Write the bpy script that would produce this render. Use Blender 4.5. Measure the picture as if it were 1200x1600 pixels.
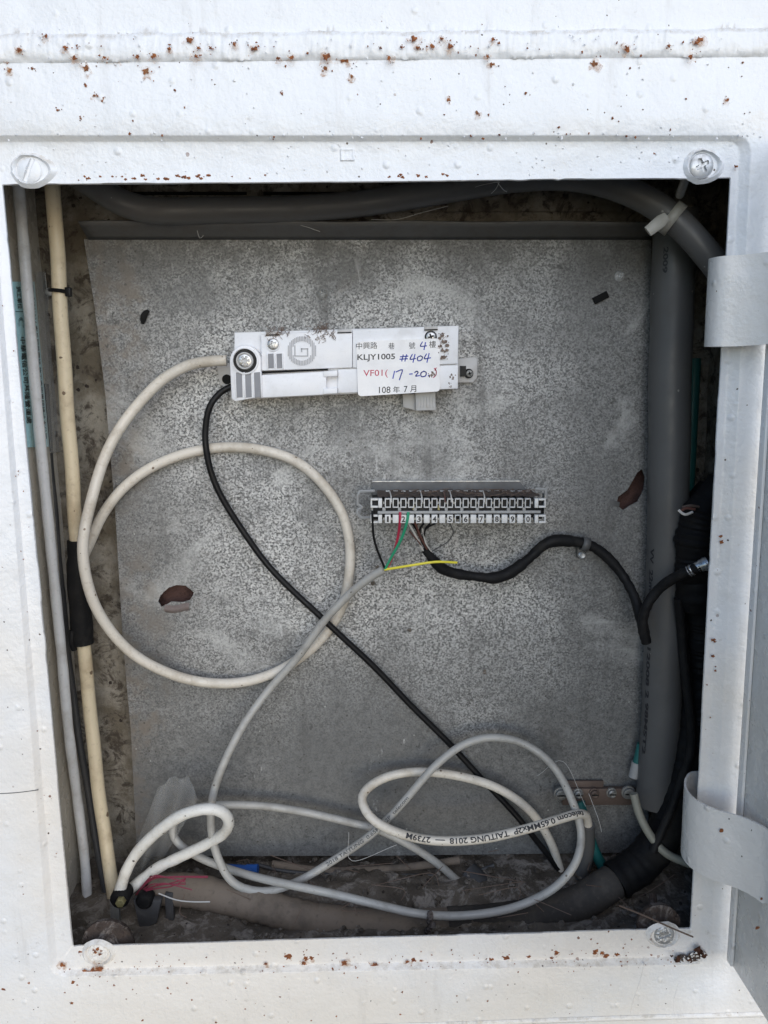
import bpy, bmesh, math, random
from mathutils import Vector, Matrix, Euler
from math import radians, sin, cos, pi, atan2, sqrt
random.seed(7)
sc = bpy.context.scene
for o in list(bpy.data.objects): bpy.data.objects.remove(o)
COL = sc.collection

# ------------------------------------------------------------------ camera
CAM = Vector((-0.0039256, -0.4468924, 0.1210237))
EUL = Euler((1.4073558, 0.0161488, -0.0219879), 'XYZ')
cd = bpy.data.cameras.new('camera'); cam = bpy.data.objects.new('camera', cd); COL.objects.link(cam)
cam.location = CAM; cam.rotation_euler = EUL
cd.sensor_fit = 'VERTICAL'; cd.sensor_height = 36; cd.sensor_width = 36; cd.lens = 27; cd.clip_start = 0.005; cd.clip_end = 100
sc.camera = cam
sc.render.resolution_x, sc.render.resolution_y = 768, 1024
# ------------------------------------------------------------------ light
SUN_EL, SUN_AZ = radians(21), radians(17)       # azimuth measured from straight in front of the cabinet, towards +x
w = bpy.data.worlds.new('World'); sc.world = w; w.use_nodes = True
nt = w.node_tree; nt.nodes.clear()
sky = nt.nodes.new('ShaderNodeTexSky'); sky.sky_type = 'NISHITA'; sky.sun_disc = False
sky.sun_elevation = SUN_EL; sky.sun_rotation = pi - SUN_AZ
sky.dust_density = 0.2; sky.air_density = 1.0; sky.ozone_density = 4.0
bg = nt.nodes.new('ShaderNodeBackground'); bg.inputs[1].default_value = 0.15
wo = nt.nodes.new('ShaderNodeOutputWorld')
nt.links.new(sky.outputs[0], bg.inputs[0]); nt.links.new(bg.outputs[0], wo.inputs[0])
sl = bpy.data.lights.new('sun', 'SUN'); so = bpy.data.objects.new('sun', sl); COL.objects.link(so)
sl.energy = 2.15; sl.angle = radians(80); sl.color = (1.0, 0.955, 0.895)
sdir = Vector((sin(SUN_AZ)*cos(SUN_EL), -cos(SUN_AZ)*cos(SUN_EL), sin(SUN_EL)))
so.rotation_euler = sdir.to_track_quat('Z', 'Y').to_euler(); so.location = sdir*3
sc.view_settings.view_transform = 'Standard'; sc.view_settings.look = 'None'; sc.view_settings.gamma = 1
sc.view_settings.exposure = 0.12
sc.render.engine = 'CYCLES'
sc.cycles.use_denoising = True
sc.cycles.max_bounces = 6; sc.cycles.transparent_max_bounces = 8

# ------------------------------------------------------------------ pixel <-> place (1200x1600 photograph)
RC = EUL.to_matrix()
def ray(px, py): return RC @ Vector(((px-600)/1200, -(py-800)/1200, -1))
def P(px, py, y):
    d = ray(px, py); return CAM + d*((y-CAM.y)/d.y)
def Zp(px, py, z):
    d = ray(px, py); return CAM + d*((z-CAM.z)/d.z)
def Xp(px, py, x):
    d = ray(px, py); return CAM + d*((x-CAM.x)/d.x)
FWD = RC @ Vector((0, 0, -1))
def pxs(p): return (p-CAM).dot(FWD)/1200       # metres per pixel at a point
class Frame:
    """local u (right), v (up), w (towards the viewer) axes on the plane Y = y"""
    def __init__(s, a, b, y):
        A, B = P(*a, y), P(*b, y)
        s.o = A; s.u = (B-A).normalized(); s.w = Vector((0, -1, 0)); s.v = s.w.cross(s.u).normalized(); s.y = y
    def at(s, u, v, w=0): return s.o + s.u*u + s.v*v + s.w*w
    def uv(s, px, py, w=0):
        d = ray(px, py); p = CAM + d*((s.y-w-CAM.y)/d.y) - s.o
        return p.dot(s.u), p.dot(s.v)

# ------------------------------------------------------------------ materials
MATS = {}
def lin(r, g, b):
    f = lambda c: (c/255/12.92 if c/255 <= .04045 else ((c/255+.055)/1.055)**2.4)
    return (f(r), f(g), f(b), 1)
class NB:
    def __init__(s, name):
        m = bpy.data.materials.new(name); m.use_nodes = True; s.m = m; s.t = m.node_tree; s.t.nodes.clear()
        s.out = s.n('ShaderNodeOutputMaterial'); s.b = s.n('ShaderNodeBsdfPrincipled'); s.l(s.b.outputs[0], s.out.inputs[0])
        g = s.n('ShaderNodeNewGeometry'); s.pos = g.outputs['Position']; s.geo = g
        MATS[name] = m
    def n(s, t, **k):
        x = s.t.nodes.new(t)
        for a, b in k.items(): setattr(x, a, b)
        return x
    def l(s, a, b): s.t.links.new(a, b)
    def setin(s, node, i, v):
        if hasattr(v, 'is_linked') or isinstance(v, bpy.types.NodeSocket): s.l(v, node.inputs[i])
        else: node.inputs[i].default_value = v
    def scale(s, v3):
        x = s.n('ShaderNodeVectorMath', operation='MULTIPLY'); s.l(s.pos, x.inputs[0]); x.inputs[1].default_value = v3; return x.outputs[0]
    def noise(s, sc_, det=4, rough=.55, vec=None, dist=0):
        x = s.n('ShaderNodeTexNoise'); s.l(vec or s.pos, x.inputs['Vector']); x.inputs['Scale'].default_value = sc_
        x.inputs['Detail'].default_value = det; x.inputs['Roughness'].default_value = rough; x.inputs['Distortion'].default_value = dist
        return x.outputs['Fac']
    def vor(s, sc_, feature='F1', vec=None, out='Distance'):
        x = s.n('ShaderNodeTexVoronoi', feature=feature); s.l(vec or s.pos, x.inputs['Vector']); x.inputs['Scale'].default_value = sc_
        return x.outputs[out], x
    def ramp(s, v, a, b, c0=0., c1=1.):
        x = s.n('ShaderNodeMapRange', interpolation_type='SMOOTHSTEP'); s.l(v, x.inputs[0])
        for i, q in enumerate((a, b, c0, c1)): x.inputs[1+i].default_value = q
        return x.outputs[0]
    def math(s, op, a, b=0.):
        x = s.n('ShaderNodeMath', operation=op); s.setin(x, 0, a); s.setin(x, 1, b); return x.outputs[0]
    def mix(s, f, a, b):
        x = s.n('ShaderNodeMix', data_type='RGBA'); s.setin(x, 0, f)
        s.setin(x, 6, a); s.setin(x, 7, b); return x.outputs[2]
    def bump(s, h, strength, dist=.001, prev=None):
        x = s.n('ShaderNodeBump'); x.inputs['Strength'].default_value = strength; x.inputs['Distance'].default_value = dist
        s.l(h, x.inputs['Height'])
        if prev is not None: s.l(prev, x.inputs['Normal'])
        return x.outputs[0]
    def fin(s, col, rough=.5, metal=0., normal=None, spec=.5):
        s.setin(s.b, 'Base Color', col); s.setin(s.b, 'Roughness', rough); s.setin(s.b, 'Metallic', metal)
        s.b.inputs['Specular IOR Level'].default_value = spec
        if normal is not None: s.l(normal, s.b.inputs['Normal'])
        return s.m
    def specks(s, scale, dens, rad):
        """small irregular spots: 1 inside a spot"""
        d, x = s.vor(scale)
        wob = s.math('MULTIPLY', s.noise(scale*3, 3), .35)
        sep = s.n('ShaderNodeSeparateColor'); s.l(x.outputs['Color'], sep.inputs[0])
        on = s.math('LESS_THAN', sep.outputs[0], dens)
        r = s.math('MULTIPLY', sep.outputs[1], rad)
        return s.math('MULTIPLY', on, s.math('LESS_THAN', s.math('ADD', d, wob), s.math('ADD', r, .18)))

def plain(name, col, rough=.5, metal=0., dirt=None, damt=.35, dscale=60, bump=.0, bscale=400, spec=.5, speck=None, sdens=.08, sscale=220):
    n = NB(name)
    c = col
    if dirt:
        f = n.ramp(n.noise(dscale, 6, .65), .45, .72, 0, damt)
        c = n.mix(f, c, dirt)
        c = n.mix(n.ramp(n.noise(dscale*9, 3), .55, .75, 0, damt*.6), c, dirt)
    if speck: c = n.mix(n.specks(sscale, sdens, .3), c, speck)
    nm = n.bump(n.noise(bscale, 4), bump, .0006) if bump else None
    r = rough
    if dirt: r = n.ramp(n.noise(dscale*2, 4), .3, .75, max(.05, rough-.1), min(1, rough+.2))
    return n.fin(c, r, metal, nm, spec)

RUST = (.20, .068, .03, 1)
def paint(name, base, warm, grime=.34):
    n = NB(name)
    big = n.noise(5, 5, .6)
    sz = n.n('ShaderNodeSeparateXYZ'); n.l(n.pos, sz.inputs[0])                 # warmer light towards the foot, put into the paint as a yellowed tint
    c = n.mix(n.ramp(n.math('ADD', big, n.math('MULTIPLY', sz.outputs[2], -.55)), .38, .72), base, warm)
    nz = n.n('ShaderNodeSeparateXYZ'); n.l(n.geo.outputs['Normal'], nz.inputs[0])
    c = n.mix(n.math('MULTIPLY', n.ramp(nz.outputs[2], .12, .5), n.ramp(n.noise(110, 7, .8), .42, .66, .05, .75)), c, (.50, .445, .37, 1))
    streak = n.noise(1, 5, .6, n.scale((90, 90, 12)))
    c = n.mix(n.ramp(streak, .58, .85, 0, grime), c, (.36, .33, .29, 1))
    gsp = n.ramp(n.noise(130, 5, .7), .62, .78, 0, grime*1.1)
    c = n.mix(gsp, c, (.33, .29, .24, 1))
    sp = n.math('MULTIPLY', n.specks(150, .16, .16), n.ramp(n.noise(14, 3), .42, .6))
    spb = n.specks(330, .05, .2)
    c = n.mix(sp, c, (.17, .065, .035, 1)); c = n.mix(spb, c, (.1, .075, .06, 1))
    # lumpy repeated coats: waves, orange peel, blisters, brush streaks, runs
    wav = n.noise(38, 4, .5); peel = n.noise(420, 3, .6); brush = n.noise(1, 4, .7, n.scale((140, 140, 900)))
    d, x = n.vor(120); sep = n.n('ShaderNodeSeparateColor'); n.l(x.outputs['Color'], sep.inputs[0])
    bl = n.math('MULTIPLY', n.math('GREATER_THAN', sep.outputs[2], .8), n.ramp(d, .32, .05))
    crack = n.ramp(n.noise(9, 7, .75, dist=.6), .495, .505)
    nm = n.bump(wav, .8, .0025); nm = n.bump(peel, .45, .0006, nm); nm = n.bump(brush, .10, .0005, nm)
    nm = n.bump(bl, .7, .0008, nm); nm = n.bump(crack, .16, .0004, nm)
    n.fin(c, n.ramp(n.noise(60, 4), .3, .8, .18, .42), 0, nm, .5)
    return n.m
paint('white_paint', (.80, .815, .84, 1), (.80, .755, .695, 1))
paint('door_paint', (.86, .86, .85, 1), (.85, .82, .77, 1), .2)
paint('hinge_paint', (.86, .84, .81, 1), (.84, .80, .75, 1), .2)
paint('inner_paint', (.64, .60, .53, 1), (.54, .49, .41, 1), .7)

def galv():
    n = NB('galvanized')
    spang = n.noise(1, 5, .82, n.scale((620, 620, 680)))
    v, x = n.vor(900); sep = n.n('ShaderNodeSeparateColor'); n.l(x.outputs['Color'], sep.inputs[0])
    fine = n.math('ADD', n.math('MULTIPLY', sep.outputs[0], .22), n.math('MULTIPLY', spang, .9))
    clean = n.mix(n.ramp(fine, .41, .71), (.085, .085, .084, 1), (.70, .695, .68, 1))
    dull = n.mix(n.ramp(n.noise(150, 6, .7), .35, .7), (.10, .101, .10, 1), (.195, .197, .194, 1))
    # dust film plus painted-in shade towards the bottom and right; left rim duller
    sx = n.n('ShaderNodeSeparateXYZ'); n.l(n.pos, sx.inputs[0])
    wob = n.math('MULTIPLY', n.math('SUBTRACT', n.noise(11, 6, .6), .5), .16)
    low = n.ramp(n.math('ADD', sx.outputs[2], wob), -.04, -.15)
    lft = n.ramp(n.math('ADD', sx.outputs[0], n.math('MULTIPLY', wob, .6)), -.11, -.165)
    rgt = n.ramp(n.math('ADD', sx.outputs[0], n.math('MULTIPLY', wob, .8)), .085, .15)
    dust = n.math('MAXIMUM', n.math('MAXIMUM', n.math('MULTIPLY', low, .85), n.math('MULTIPLY', lft, .6)), n.math('MULTIPLY', rgt, .7))  # dust film and painted shade share this mask
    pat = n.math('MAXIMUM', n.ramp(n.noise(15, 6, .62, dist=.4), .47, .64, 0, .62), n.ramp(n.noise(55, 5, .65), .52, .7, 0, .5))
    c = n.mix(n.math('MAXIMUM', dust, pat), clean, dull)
    c = n.mix(n.ramp(n.noise(30, 6, .7, dist=.5), .60, .74, 0, .35), c, (.27, .235, .20, 1))          # mud film
    mudl = n.math('MULTIPLY', n.ramp(n.math('ADD', sx.outputs[0], wob), -.15, -.185), n.ramp(n.noise(50, 6, .7), .42, .62))
    c = n.mix(n.math('MULTIPLY', mudl, .8), c, (.23, .195, .16, 1))
    wsm = n.ramp(n.noise(1, 5, .65, n.scale((150, 150, 45))), .66, .78, 0, .45)
    c = n.mix(wsm, c, (.55, .55, .54, 1))
    cloud = n.ramp(n.noise(7, 5, .6, dist=.8), .38, .66, 0, .5); c = n.mix(cloud, c, (.15, .15, .147, 1))
    pale = n.math('MULTIPLY', n.ramp(n.noise(9.5, 6, .65, dist=1.0), .54, .7, 0, .5), n.ramp(low, .6, .1)); c = n.mix(pale, c, (.60, .60, .585, 1))
    run = n.math('MULTIPLY', n.ramp(n.noise(1, 6, .7, n.scale((55, 55, 5))), .52, .72, 0, .6), n.ramp(n.noise(12, 3), .38, .6))
    c = n.mix(run, c, (.10, .098, .095, 1))
    scuff = n.math('MULTIPLY', n.ramp(n.noise(1, 6, .75, n.scale((95, 95, 30))), .58, .70, 0, .75), n.ramp(n.noise(16, 3), .52, .66))
    c = n.mix(scuff, c, (.70, .70, .69, 1))
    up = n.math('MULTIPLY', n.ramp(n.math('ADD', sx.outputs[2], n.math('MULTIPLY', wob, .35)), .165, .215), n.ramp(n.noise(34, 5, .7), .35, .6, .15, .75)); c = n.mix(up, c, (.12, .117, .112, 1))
    dent = n.ramp(n.noise(210, 2, .5, dist=1.2), .66, .72, 0, .7); c = n.mix(dent, c, (.085, .083, .08, 1))
    c = n.mix(n.math('MULTIPLY', n.specks(115, .35, .22), n.ramp(n.noise(17, 3), .4, .62, .15, .9)), c, (.10, .095, .09, 1))
    c = n.mix(n.math('MULTIPLY', n.specks(420, .10, .3), .8), c, (.07, .065, .06, 1))
    c = n.mix(n.math('MULTIPLY', n.specks(300, .02, .2), .6), c, (.5, .5, .48, 1))
    scr = n.ramp(n.noise(1, 3, .6, n.scale((25, 25, 620))), .74, .78, 0, .25)
    c = n.mix(scr, c, (.12, .12, .12, 1))
    nm = n.bump(fine, .22, .0005); nm = n.bump(n.noise(16, 3), .35, .004, nm)
    n.fin(c, n.ramp(spang, .3, .8, .48, .72), .25, nm, .45)
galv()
plain('torn_edge', (.17, .135, .125, 1), .7, .1, dirt=(.3, .28, .27, 1), damt=.7, dscale=120, bump=.5)
plain('galv_flange', (.14, .14, .14, 1), .6, .2, dirt=(.14, .13, .12, 1), damt=.7, dscale=50, bump=.3)

def mortar(name, a, b, c_):
    n = NB(name)
    c = n.mix(n.ramp(n.noise(26, 7, .7), .36, .62), a, b)
    c = n.mix(n.ramp(n.noise(70, 6, .75, dist=.6), .48, .62, 0, .9), c, c_)
    c = n.mix(n.specks(170, .25, .25), c, (.05, .04, .035, 1))
    nm = n.bump(n.noise(60, 8, .7), .8, .004)
    n.fin(c, .9, 0, nm, .2)
mortar('mortar', (.36, .33, .28, 1), (.17, .145, .11, 1), (.065, .052, .042, 1))
mortar('brick_red', (.105, .06, .052, 1), (.085, .048, .042, 1), (.06, .036, .032, 1))
mortar('dirt', (.165, .14, .115, 1), (.09, .076, .062, 1), (.30, .27, .24, 1))
mortar('rust_lump', (.085, .062, .052, 1), (.045, .035, .03, 1), (.19, .165, .15, 1))
n = NB('rust'); n.fin(n.mix(n.ramp(n.noise(500, 5, .7), .35, .65), (.13, .05, .03, 1), (.33, .12, .045, 1)), .9, 0, n.bump(n.noise(900, 4), .6, .0006), .2)
n = NB('rust_dark'); n.fin(n.mix(n.ramp(n.noise(400, 5, .7), .35, .65), (.035, .018, .013, 1), (.10, .05, .035, 1)), .95, 0, n.bump(n.noise(700, 4), .6, .0006), .1)
n = NB('rust_stain'); n.fin((.50, .27, .13, 1), .8); n.l(n.math('MULTIPLY', n.ramp(n.noise(260, 6, .75), .42, .68), .55), n.b.inputs['Alpha'])
plain('pvc_grey', (.105, .105, .105, 1), .45, dirt=(.10, .092, .085, 1), damt=.5, dscale=35, bump=.08, speck=(.3, .29, .27, 1), sdens=.03, sscale=260)
plain('dusty_pipe', (.20, .16, .125, 1), .9, dirt=(.09, .078, .066, 1), damt=.9, dscale=32, bump=.6, bscale=160)
plain('dark_dusty', (.055, .05, .046, 1), .85, dirt=(.12, .105, .09, 1), damt=.6, dscale=45, bump=.4, bscale=160, spec=.2)
plain('conduit_cream', (.74, .63, .44, 1), .4, dirt=(.36, .26, .15, 1), damt=.55, dscale=36, bump=.08, speck=(.2, .14, .09, 1), sdens=.08, sscale=170)
plain('conduit_white', (.72, .72, .72, 1), .4, dirt=(.33, .30, .26, 1), damt=.45, dscale=40, bump=.15, bscale=120)
plain('cable_cream', (.70, .65, .57, 1), .42, dirt=(.36, .30, .22, 1), damt=.6, dscale=38, bump=.08, speck=(.2, .15, .11, 1), sdens=.09, sscale=330)
plain('cable_grey', (.42, .41, .385, 1), .42, dirt=(.23, .215, .19, 1), damt=.6, dscale=42, bump=.08, speck=(.13, .11, .09, 1), sdens=.08, sscale=330)
plain('cable_white', (.76, .74, .69, 1), .4, dirt=(.48, .43, .35, 1), damt=.55, dscale=70, bump=.2, bscale=220, speck=(.06, .05, .045, 1), sdens=.10, sscale=300)
plain('cable_dark', (.055, .055, .058, 1), .55, dirt=(.14, .13, .12, 1), damt=.4, dscale=60, bump=.1)
plain('black_plastic', (.008, .008, .009, 1), .45, dirt=(.025, .023, .02, 1), damt=.3, dscale=90, spec=.25)
plain('black_tape', (.010, .010, .011, 1), .6, dirt=(.035, .032, .029, 1), damt=.6, dscale=80, bump=.6, bscale=200, spec=.2)
plain('sleeve_black', (.008, .008, .009, 1), .6, dirt=(.028, .026, .023, 1), damt=.5, dscale=60, bump=.25, bscale=150, spec=.15)
plain('abs_white', (.86, .865, .89, 1), .38, dirt=(.50, .475, .44, 1), damt=.22, dscale=70, bump=.03)
plain('abs_grey', (.24, .245, .265, 1), .5, dirt=(.24, .23, .21, 1), damt=.3, dscale=90)
plain('abs_mid', (.46, .465, .485, 1), .45)
plain('abs_ear', (.55, .545, .54, 1), .45, dirt=(.38, .34, .29, 1), damt=.4, dscale=90)
plain('block_grey', (.36, .365, .365, 1), .45, dirt=(.22, .20, .18, 1), damt=.4, dscale=120)
plain('tile_white', (.70, .70, .69, 1), .4, dirt=(.42, .38, .33, 1), damt=.3, dscale=200)
plain('steel', (.52, .52, .52, 1), .32, .9, dirt=(.2, .18, .16, 1), damt=.5, dscale=200)
plain('steel_dull', (.30, .30, .29, 1), .5, .6, dirt=(.12, .10, .08, 1), damt=.6, dscale=120)
plain('zinc', (.55, .56, .57, 1), .4, .6, dirt=(.3, .28, .25, 1), damt=.5, dscale=200)
plain('copper_bar', (.13, .095, .08, 1), .55, .3, dirt=(.11, .08, .065, 1), damt=.6, dscale=90)
plain('brass_old', (.32, .29, .14, 1), .5, .5, dirt=(.09, .08, .05, 1), damt=.6, dscale=200)
plain('zip_tie', (.40, .385, .34, 1), .5, dirt=(.25, .23, .19, 1), damt=.4)
plain('paper', (.88, .875, .885, 1), .35, dirt=(.66, .63, .59, 1), damt=.2, dscale=70)
plain('ink_black', (.02, .02, .025, 1), .5); plain('ink_blue', (.02, .05, .42, 1), .45); plain('ink_red', (.50, .03, .09, 1), .45)
plain('ink_grey', (.10, .10, .10, 1), .6)
plain('label_blue', (.54, .86, .92, 1), .3, dirt=(.45, .68, .73, 1), damt=.4, dscale=60); plain('label_edge', (.62, .78, .80, 1), .35)
plain('ink_teal', (.03, .10, .12, 1), .5)
plain('wire_red', (.45, .03, .07, 1), .4); plain('wire_green', (.03, .32, .17, 1), .4); plain('wire_yellow', (.80, .70, .06, 1), .4)
plain('wire_pink', (.20, .03, .055, 1), .45); plain('wire_white', (.6, .58, .55, 1), .45); plain('wire_brown', (.12, .05, .04, 1), .5)
plain('teal_cable', (.012, .12, .115, 1), .45, dirt=(.02, .11, .11, 1), damt=.5)
plain('blue_plastic', (.015, .09, .36, 1), .4, dirt=(.01, .05, .2, 1), damt=.4)
plain('olive_cable', (.27, .265, .22, 1), .5, dirt=(.17, .16, .13, 1), damt=.4)
plain('hair', (.16, .11, .085, 1), .8); plain('web', (.55, .54, .52, 1), .6)
plain('dust_brown', (.22, .165, .135, 1), .95, dirt=(.10, .075, .06, 1), damt=.8, dscale=260, bump=.9, bscale=900)
plain('dust_dark', (.095, .072, .06, 1), .95, dirt=(.04, .03, .025, 1), damt=.8, dscale=260, bump=.9, bscale=900)
plain('void', (.004, .004, .004, 1), .9); plain('foil', (.62, .62, .62, 1), .3, .7, dirt=(.1, .1, .1, 1), damt=.8, dscale=300)
def clear(name, col, alpha, rough):
    n = NB(name); n.fin(col, rough); n.b.inputs['Alpha'].default_value = alpha
clear('clear_film', (.42, .42, .41, 1), .24, .25); clear('clear_sleeve', (.62, .62, .60, 1), .30, .22)

# ------------------------------------------------------------------ objects
LOC = {}
def mark(o, label=None, cat=None, group=None, kind=None):
    for k, v in (('label', label), ('category', cat), ('group', group), ('kind', kind)):
        if v: o[k] = v
    return o
def thing(name, loc, label, cat, group=None):
    o = bpy.data.objects.new(name, None); COL.objects.link(o); o.location = loc; LOC[o] = Vector(loc)
    o.empty_display_size = .01
    return mark(o, label, cat, group)
class MB:
    def __init__(s): s.v = []; s.f = []; s.mi = []; s.cur = 0
    def add(s, vs, fs):
        b = len(s.v); s.v += [Vector(q) for q in vs]
        for q in fs: s.f.append([b+i for i in q]); s.mi.append(s.cur)
    def box(s, fr, u0, u1, v0, v1, w0, w1):
        g = fr.at if fr else (lambda a, b, c: Vector((a, -c, b)))
        vs = [g(u, v, w_) for w_ in (w0, w1) for v in (v0, v1) for u in (u0, u1)]
        s.add(vs, [(0, 2, 3, 1), (4, 5, 7, 6), (0, 1, 5, 4), (2, 6, 7, 3), (0, 4, 6, 2), (1, 3, 7, 5)])
    def prism(s, fr, poly, w0, w1, taper=0.):
        n_ = len(poly); cu = sum(p[0] for p in poly)/n_; cv = sum(p[1] for p in poly)/n_
        a = [fr.at(u, v, w0) for u, v in poly]
        b = [fr.at(cu+(u-cu)*(1-taper), cv+(v-cv)*(1-taper), w1) for u, v in poly]
        s.add(a+b, [list(range(n_))[::-1], list(range(n_, 2*n_))] + [(i, (i+1) % n_, n_+(i+1) % n_, n_+i) for i in range(n_)])
    def lathe(s, fr, cu, cv, prof, n_=28):
        """prof: (radius, w) from outside in"""
        vs = []; fs = []
        for r, w_ in prof:
            for k in range(n_):
                a = 2*pi*k/n_; vs.append(fr.at(cu+r*cos(a), cv+r*sin(a), w_))
        for i in range(len(prof)-1):
            for k in range(n_):
                fs.append((i*n_+k, i*n_+(k+1) % n_, (i+1)*n_+(k+1) % n_, (i+1)*n_+k))
        fs.append([(len(prof)-1)*n_+k for k in range(n_)])
        s.add(vs, fs)
    def tube(s, pts, rad, n_=10, cap=True, flat=1.0):
        """pts: world points; rad: number or list"""
        m = len(pts); R = rad if isinstance(rad, (list, tuple)) else [rad]*m
        T = [(pts[min(i+1, m-1)]-pts[max(i-1, 0)]).normalized() for i in range(m)]
        N = T[0].orthogonal().normalized()
        if flat != 1:
            vw = CAM-pts[0]; N = (vw-T[0]*vw.dot(T[0])).normalized()
        b = len(s.v)
        vs = []; fs = []
        for i in range(m):
            N = (N-T[i]*N.dot(T[i])).normalized(); B = T[i].cross(N)
            for k in range(n_):
                a = 2*pi*k/n_; vs.append(pts[i]+(N*cos(a)*flat+B*sin(a))*R[i])
        for i in range(m-1):
            for k in range(n_):
                fs.append((i*n_+k, i*n_+(k+1) % n_, (i+1)*n_+(k+1) % n_, (i+1)*n_+k))
        if cap: fs += [list(range(n_))[::-1], [(m-1)*n_+k for k in range(n_)]]
        s.add(vs, fs)
    def blob(s, c, r, seed=0, seg=8, squash=(1, 1, 1), amp=.25):
        rg = random.Random(seed); vs = []; fs = []
        h = max(4, seg//2+1)
        for i in range(1, h):
            t = pi*i/h
            for k in range(seg):
                a = 2*pi*k/seg; q = r*(1+rg.uniform(-amp, amp))
                vs.append(c+Vector((sin(t)*cos(a)*q*squash[0], sin(t)*sin(a)*q*squash[1], cos(t)*q*squash[2])))
        vs += [c+Vector((0, 0, r*squash[2])), c-Vector((0, 0, r*squash[2]))]
        for i in range(h-2):
            for k in range(seg): fs.append((i*seg+k, (i+1)*seg+k, (i+1)*seg+(k+1) % seg, i*seg+(k+1) % seg))
        t_, b_ = len(vs)-2, len(vs)-1
        for k in range(seg): fs += [(t_, k, (k+1) % seg), (b_, (h-2)*seg+(k+1) % seg, (h-2)*seg+k)]
        s.add(vs, fs)
    def grid(s, nu, nv, fn):
        s.add([fn(i/nu, j/nv) for j in range(nv+1) for i in range(nu+1)],
              [(j*(nu+1)+i, j*(nu+1)+i+1, (j+1)*(nu+1)+i+1, (j+1)*(nu+1)+i) for j in range(nv) for i in range(nu)])
    def build(s, name, mat, parent=None, smooth=True, bevel=0., bseg=2, angle=40, solid=0., **tags):
        me = bpy.data.meshes.new(name)
        if parent is None:
            lo = Vector([min(q[i] for q in s.v) for i in range(3)]); hi = Vector([max(q[i] for q in s.v) for i in range(3)])
            L = (lo+hi)/2
        else: L = LOC[parent]
        me.from_pydata([tuple(q-L) for q in s.v], [], s.f)
        mats = mat if isinstance(mat, (list, tuple)) else [mat]
        for q in mats: me.materials.append(MATS[q])
        if len(mats) > 1: me.polygons.foreach_set('material_index', s.mi)
        bm = bmesh.new(); bm.from_mesh(me)
        bmesh.ops.remove_doubles(bm, verts=bm.verts, dist=1e-7)
        bmesh.ops.recalc_face_normals(bm, faces=bm.faces)
        if bevel:
            ed = [e for e in bm.edges if len(e.link_faces) == 2 and e.calc_face_angle(0) > radians(35)]
            bmesh.ops.bevel(bm, geom=ed, offset=bevel, segments=bseg, profile=.5, affect='EDGES', clamp_overlap=True)
        bm.to_mesh(me); bm.free()
        if smooth:
            me.polygons.foreach_set('use_smooth', [True]*len(me.polygons)); me.set_sharp_from_angle(angle=radians(angle))
        o = bpy.data.objects.new(name, me); COL.objects.link(o); LOC[o] = L
        if solid:
            md = o.modifiers.new('solid', 'SOLIDIFY'); md.thickness = solid; md.offset = 0
        if parent is None: o.location = L
        else: o.parent = parent
        return mark(o, **tags)

def spline(ctrl, step=.004):
    """Catmull-Rom through world points"""
    c = [Vector(q) for q in ctrl]
    c = [c[0]*2-c[1]] + c + [c[-1]*2-c[-2]]
    out = []
    for i in range(1, len(c)-2):
        p0, p1, p2, p3 = c[i-1:i+3]
        k = max(3, int((p2-p1).length/step))
        for j in range(k):
            t = j/k
            out.append(.5*((2*p1)+(p2-p0)*t+(2*p0-5*p1+4*p2-p3)*t*t+(3*p1-p0-3*p2+p3)*t**3))
    out.append(c[-2]); return out
def path(pts, y=None, step=.004):
    return spline([P(q[0], q[1], q[2] if len(q) > 2 else y) for q in pts], step)
def cable(name, pts, rpx, mat, parent=None, y=None, n_=12, step=.004, flat=1., wob=0., **tags):
    c = path(pts, y, step); r = rpx*pxs(c[len(c)//2]); ph = len(COL.objects)
    if len(c) > 40: c = [q_+Vector((sin(i*.37+ph), .4*sin(i*.29+ph*2), sin(i*.23+ph*3)))*.00028*min(1, i/12, (len(c)-1-i)/12) for i, q_ in enumerate(c)]
    R = [r*(1+wob*(random.random()-.5)) for _ in c]
    m = MB(); m.tube(c, R, n_, flat=flat); o = m.build(name, mat, parent, **tags)
    return o, c, r

# text -> flat mesh in text units (height of capitals about 0.7)
_tx = {}; BOLD = [0.]
def text2d(body):
    if (body, BOLD[0]) in _tx: return _tx[body, BOLD[0]]
    cu = bpy.data.curves.new('t', 'FONT'); cu.body = body; cu.resolution_u = 3; cu.offset = BOLD[0]
    o = bpy.data.objects.new('t', cu); COL.objects.link(o)
    dg = bpy.context.evaluated_depsgraph_get(); me = bpy.data.meshes.new_from_object(o.evaluated_get(dg))
    r = ([tuple(q.co[:2]) for q in me.vertices], [list(p.vertices) for p in me.polygons])
    bpy.data.objects.remove(o); bpy.data.meshes.remove(me); bpy.data.curves.remove(cu); _tx[body, BOLD[0]] = r
    return r
_td = {}
def text2d_fine(body):
    if body in _td: return _td[body]
    vs, fs = text2d(body); b = bmesh.new(); v = [b.verts.new((*q, 0)) for q in vs]
    for f in fs:
        try: b.faces.new([v[i] for i in f])
        except ValueError: pass
    lo, hi = min(q[1] for q in vs), max(q[1] for q in vs)
    for k in range(1, 8):
        bmesh.ops.bisect_plane(b, geom=b.verts[:]+b.edges[:]+b.faces[:], plane_co=(0, lo+(hi-lo)*k/8, 0), plane_no=(0, 1, 0))
    b.verts.index_update(); r = ([tuple(q.co[:2]) for q in b.verts], [[q.index for q in f.verts] for f in b.faces]); b.free(); _td[body] = r
    return r
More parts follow.
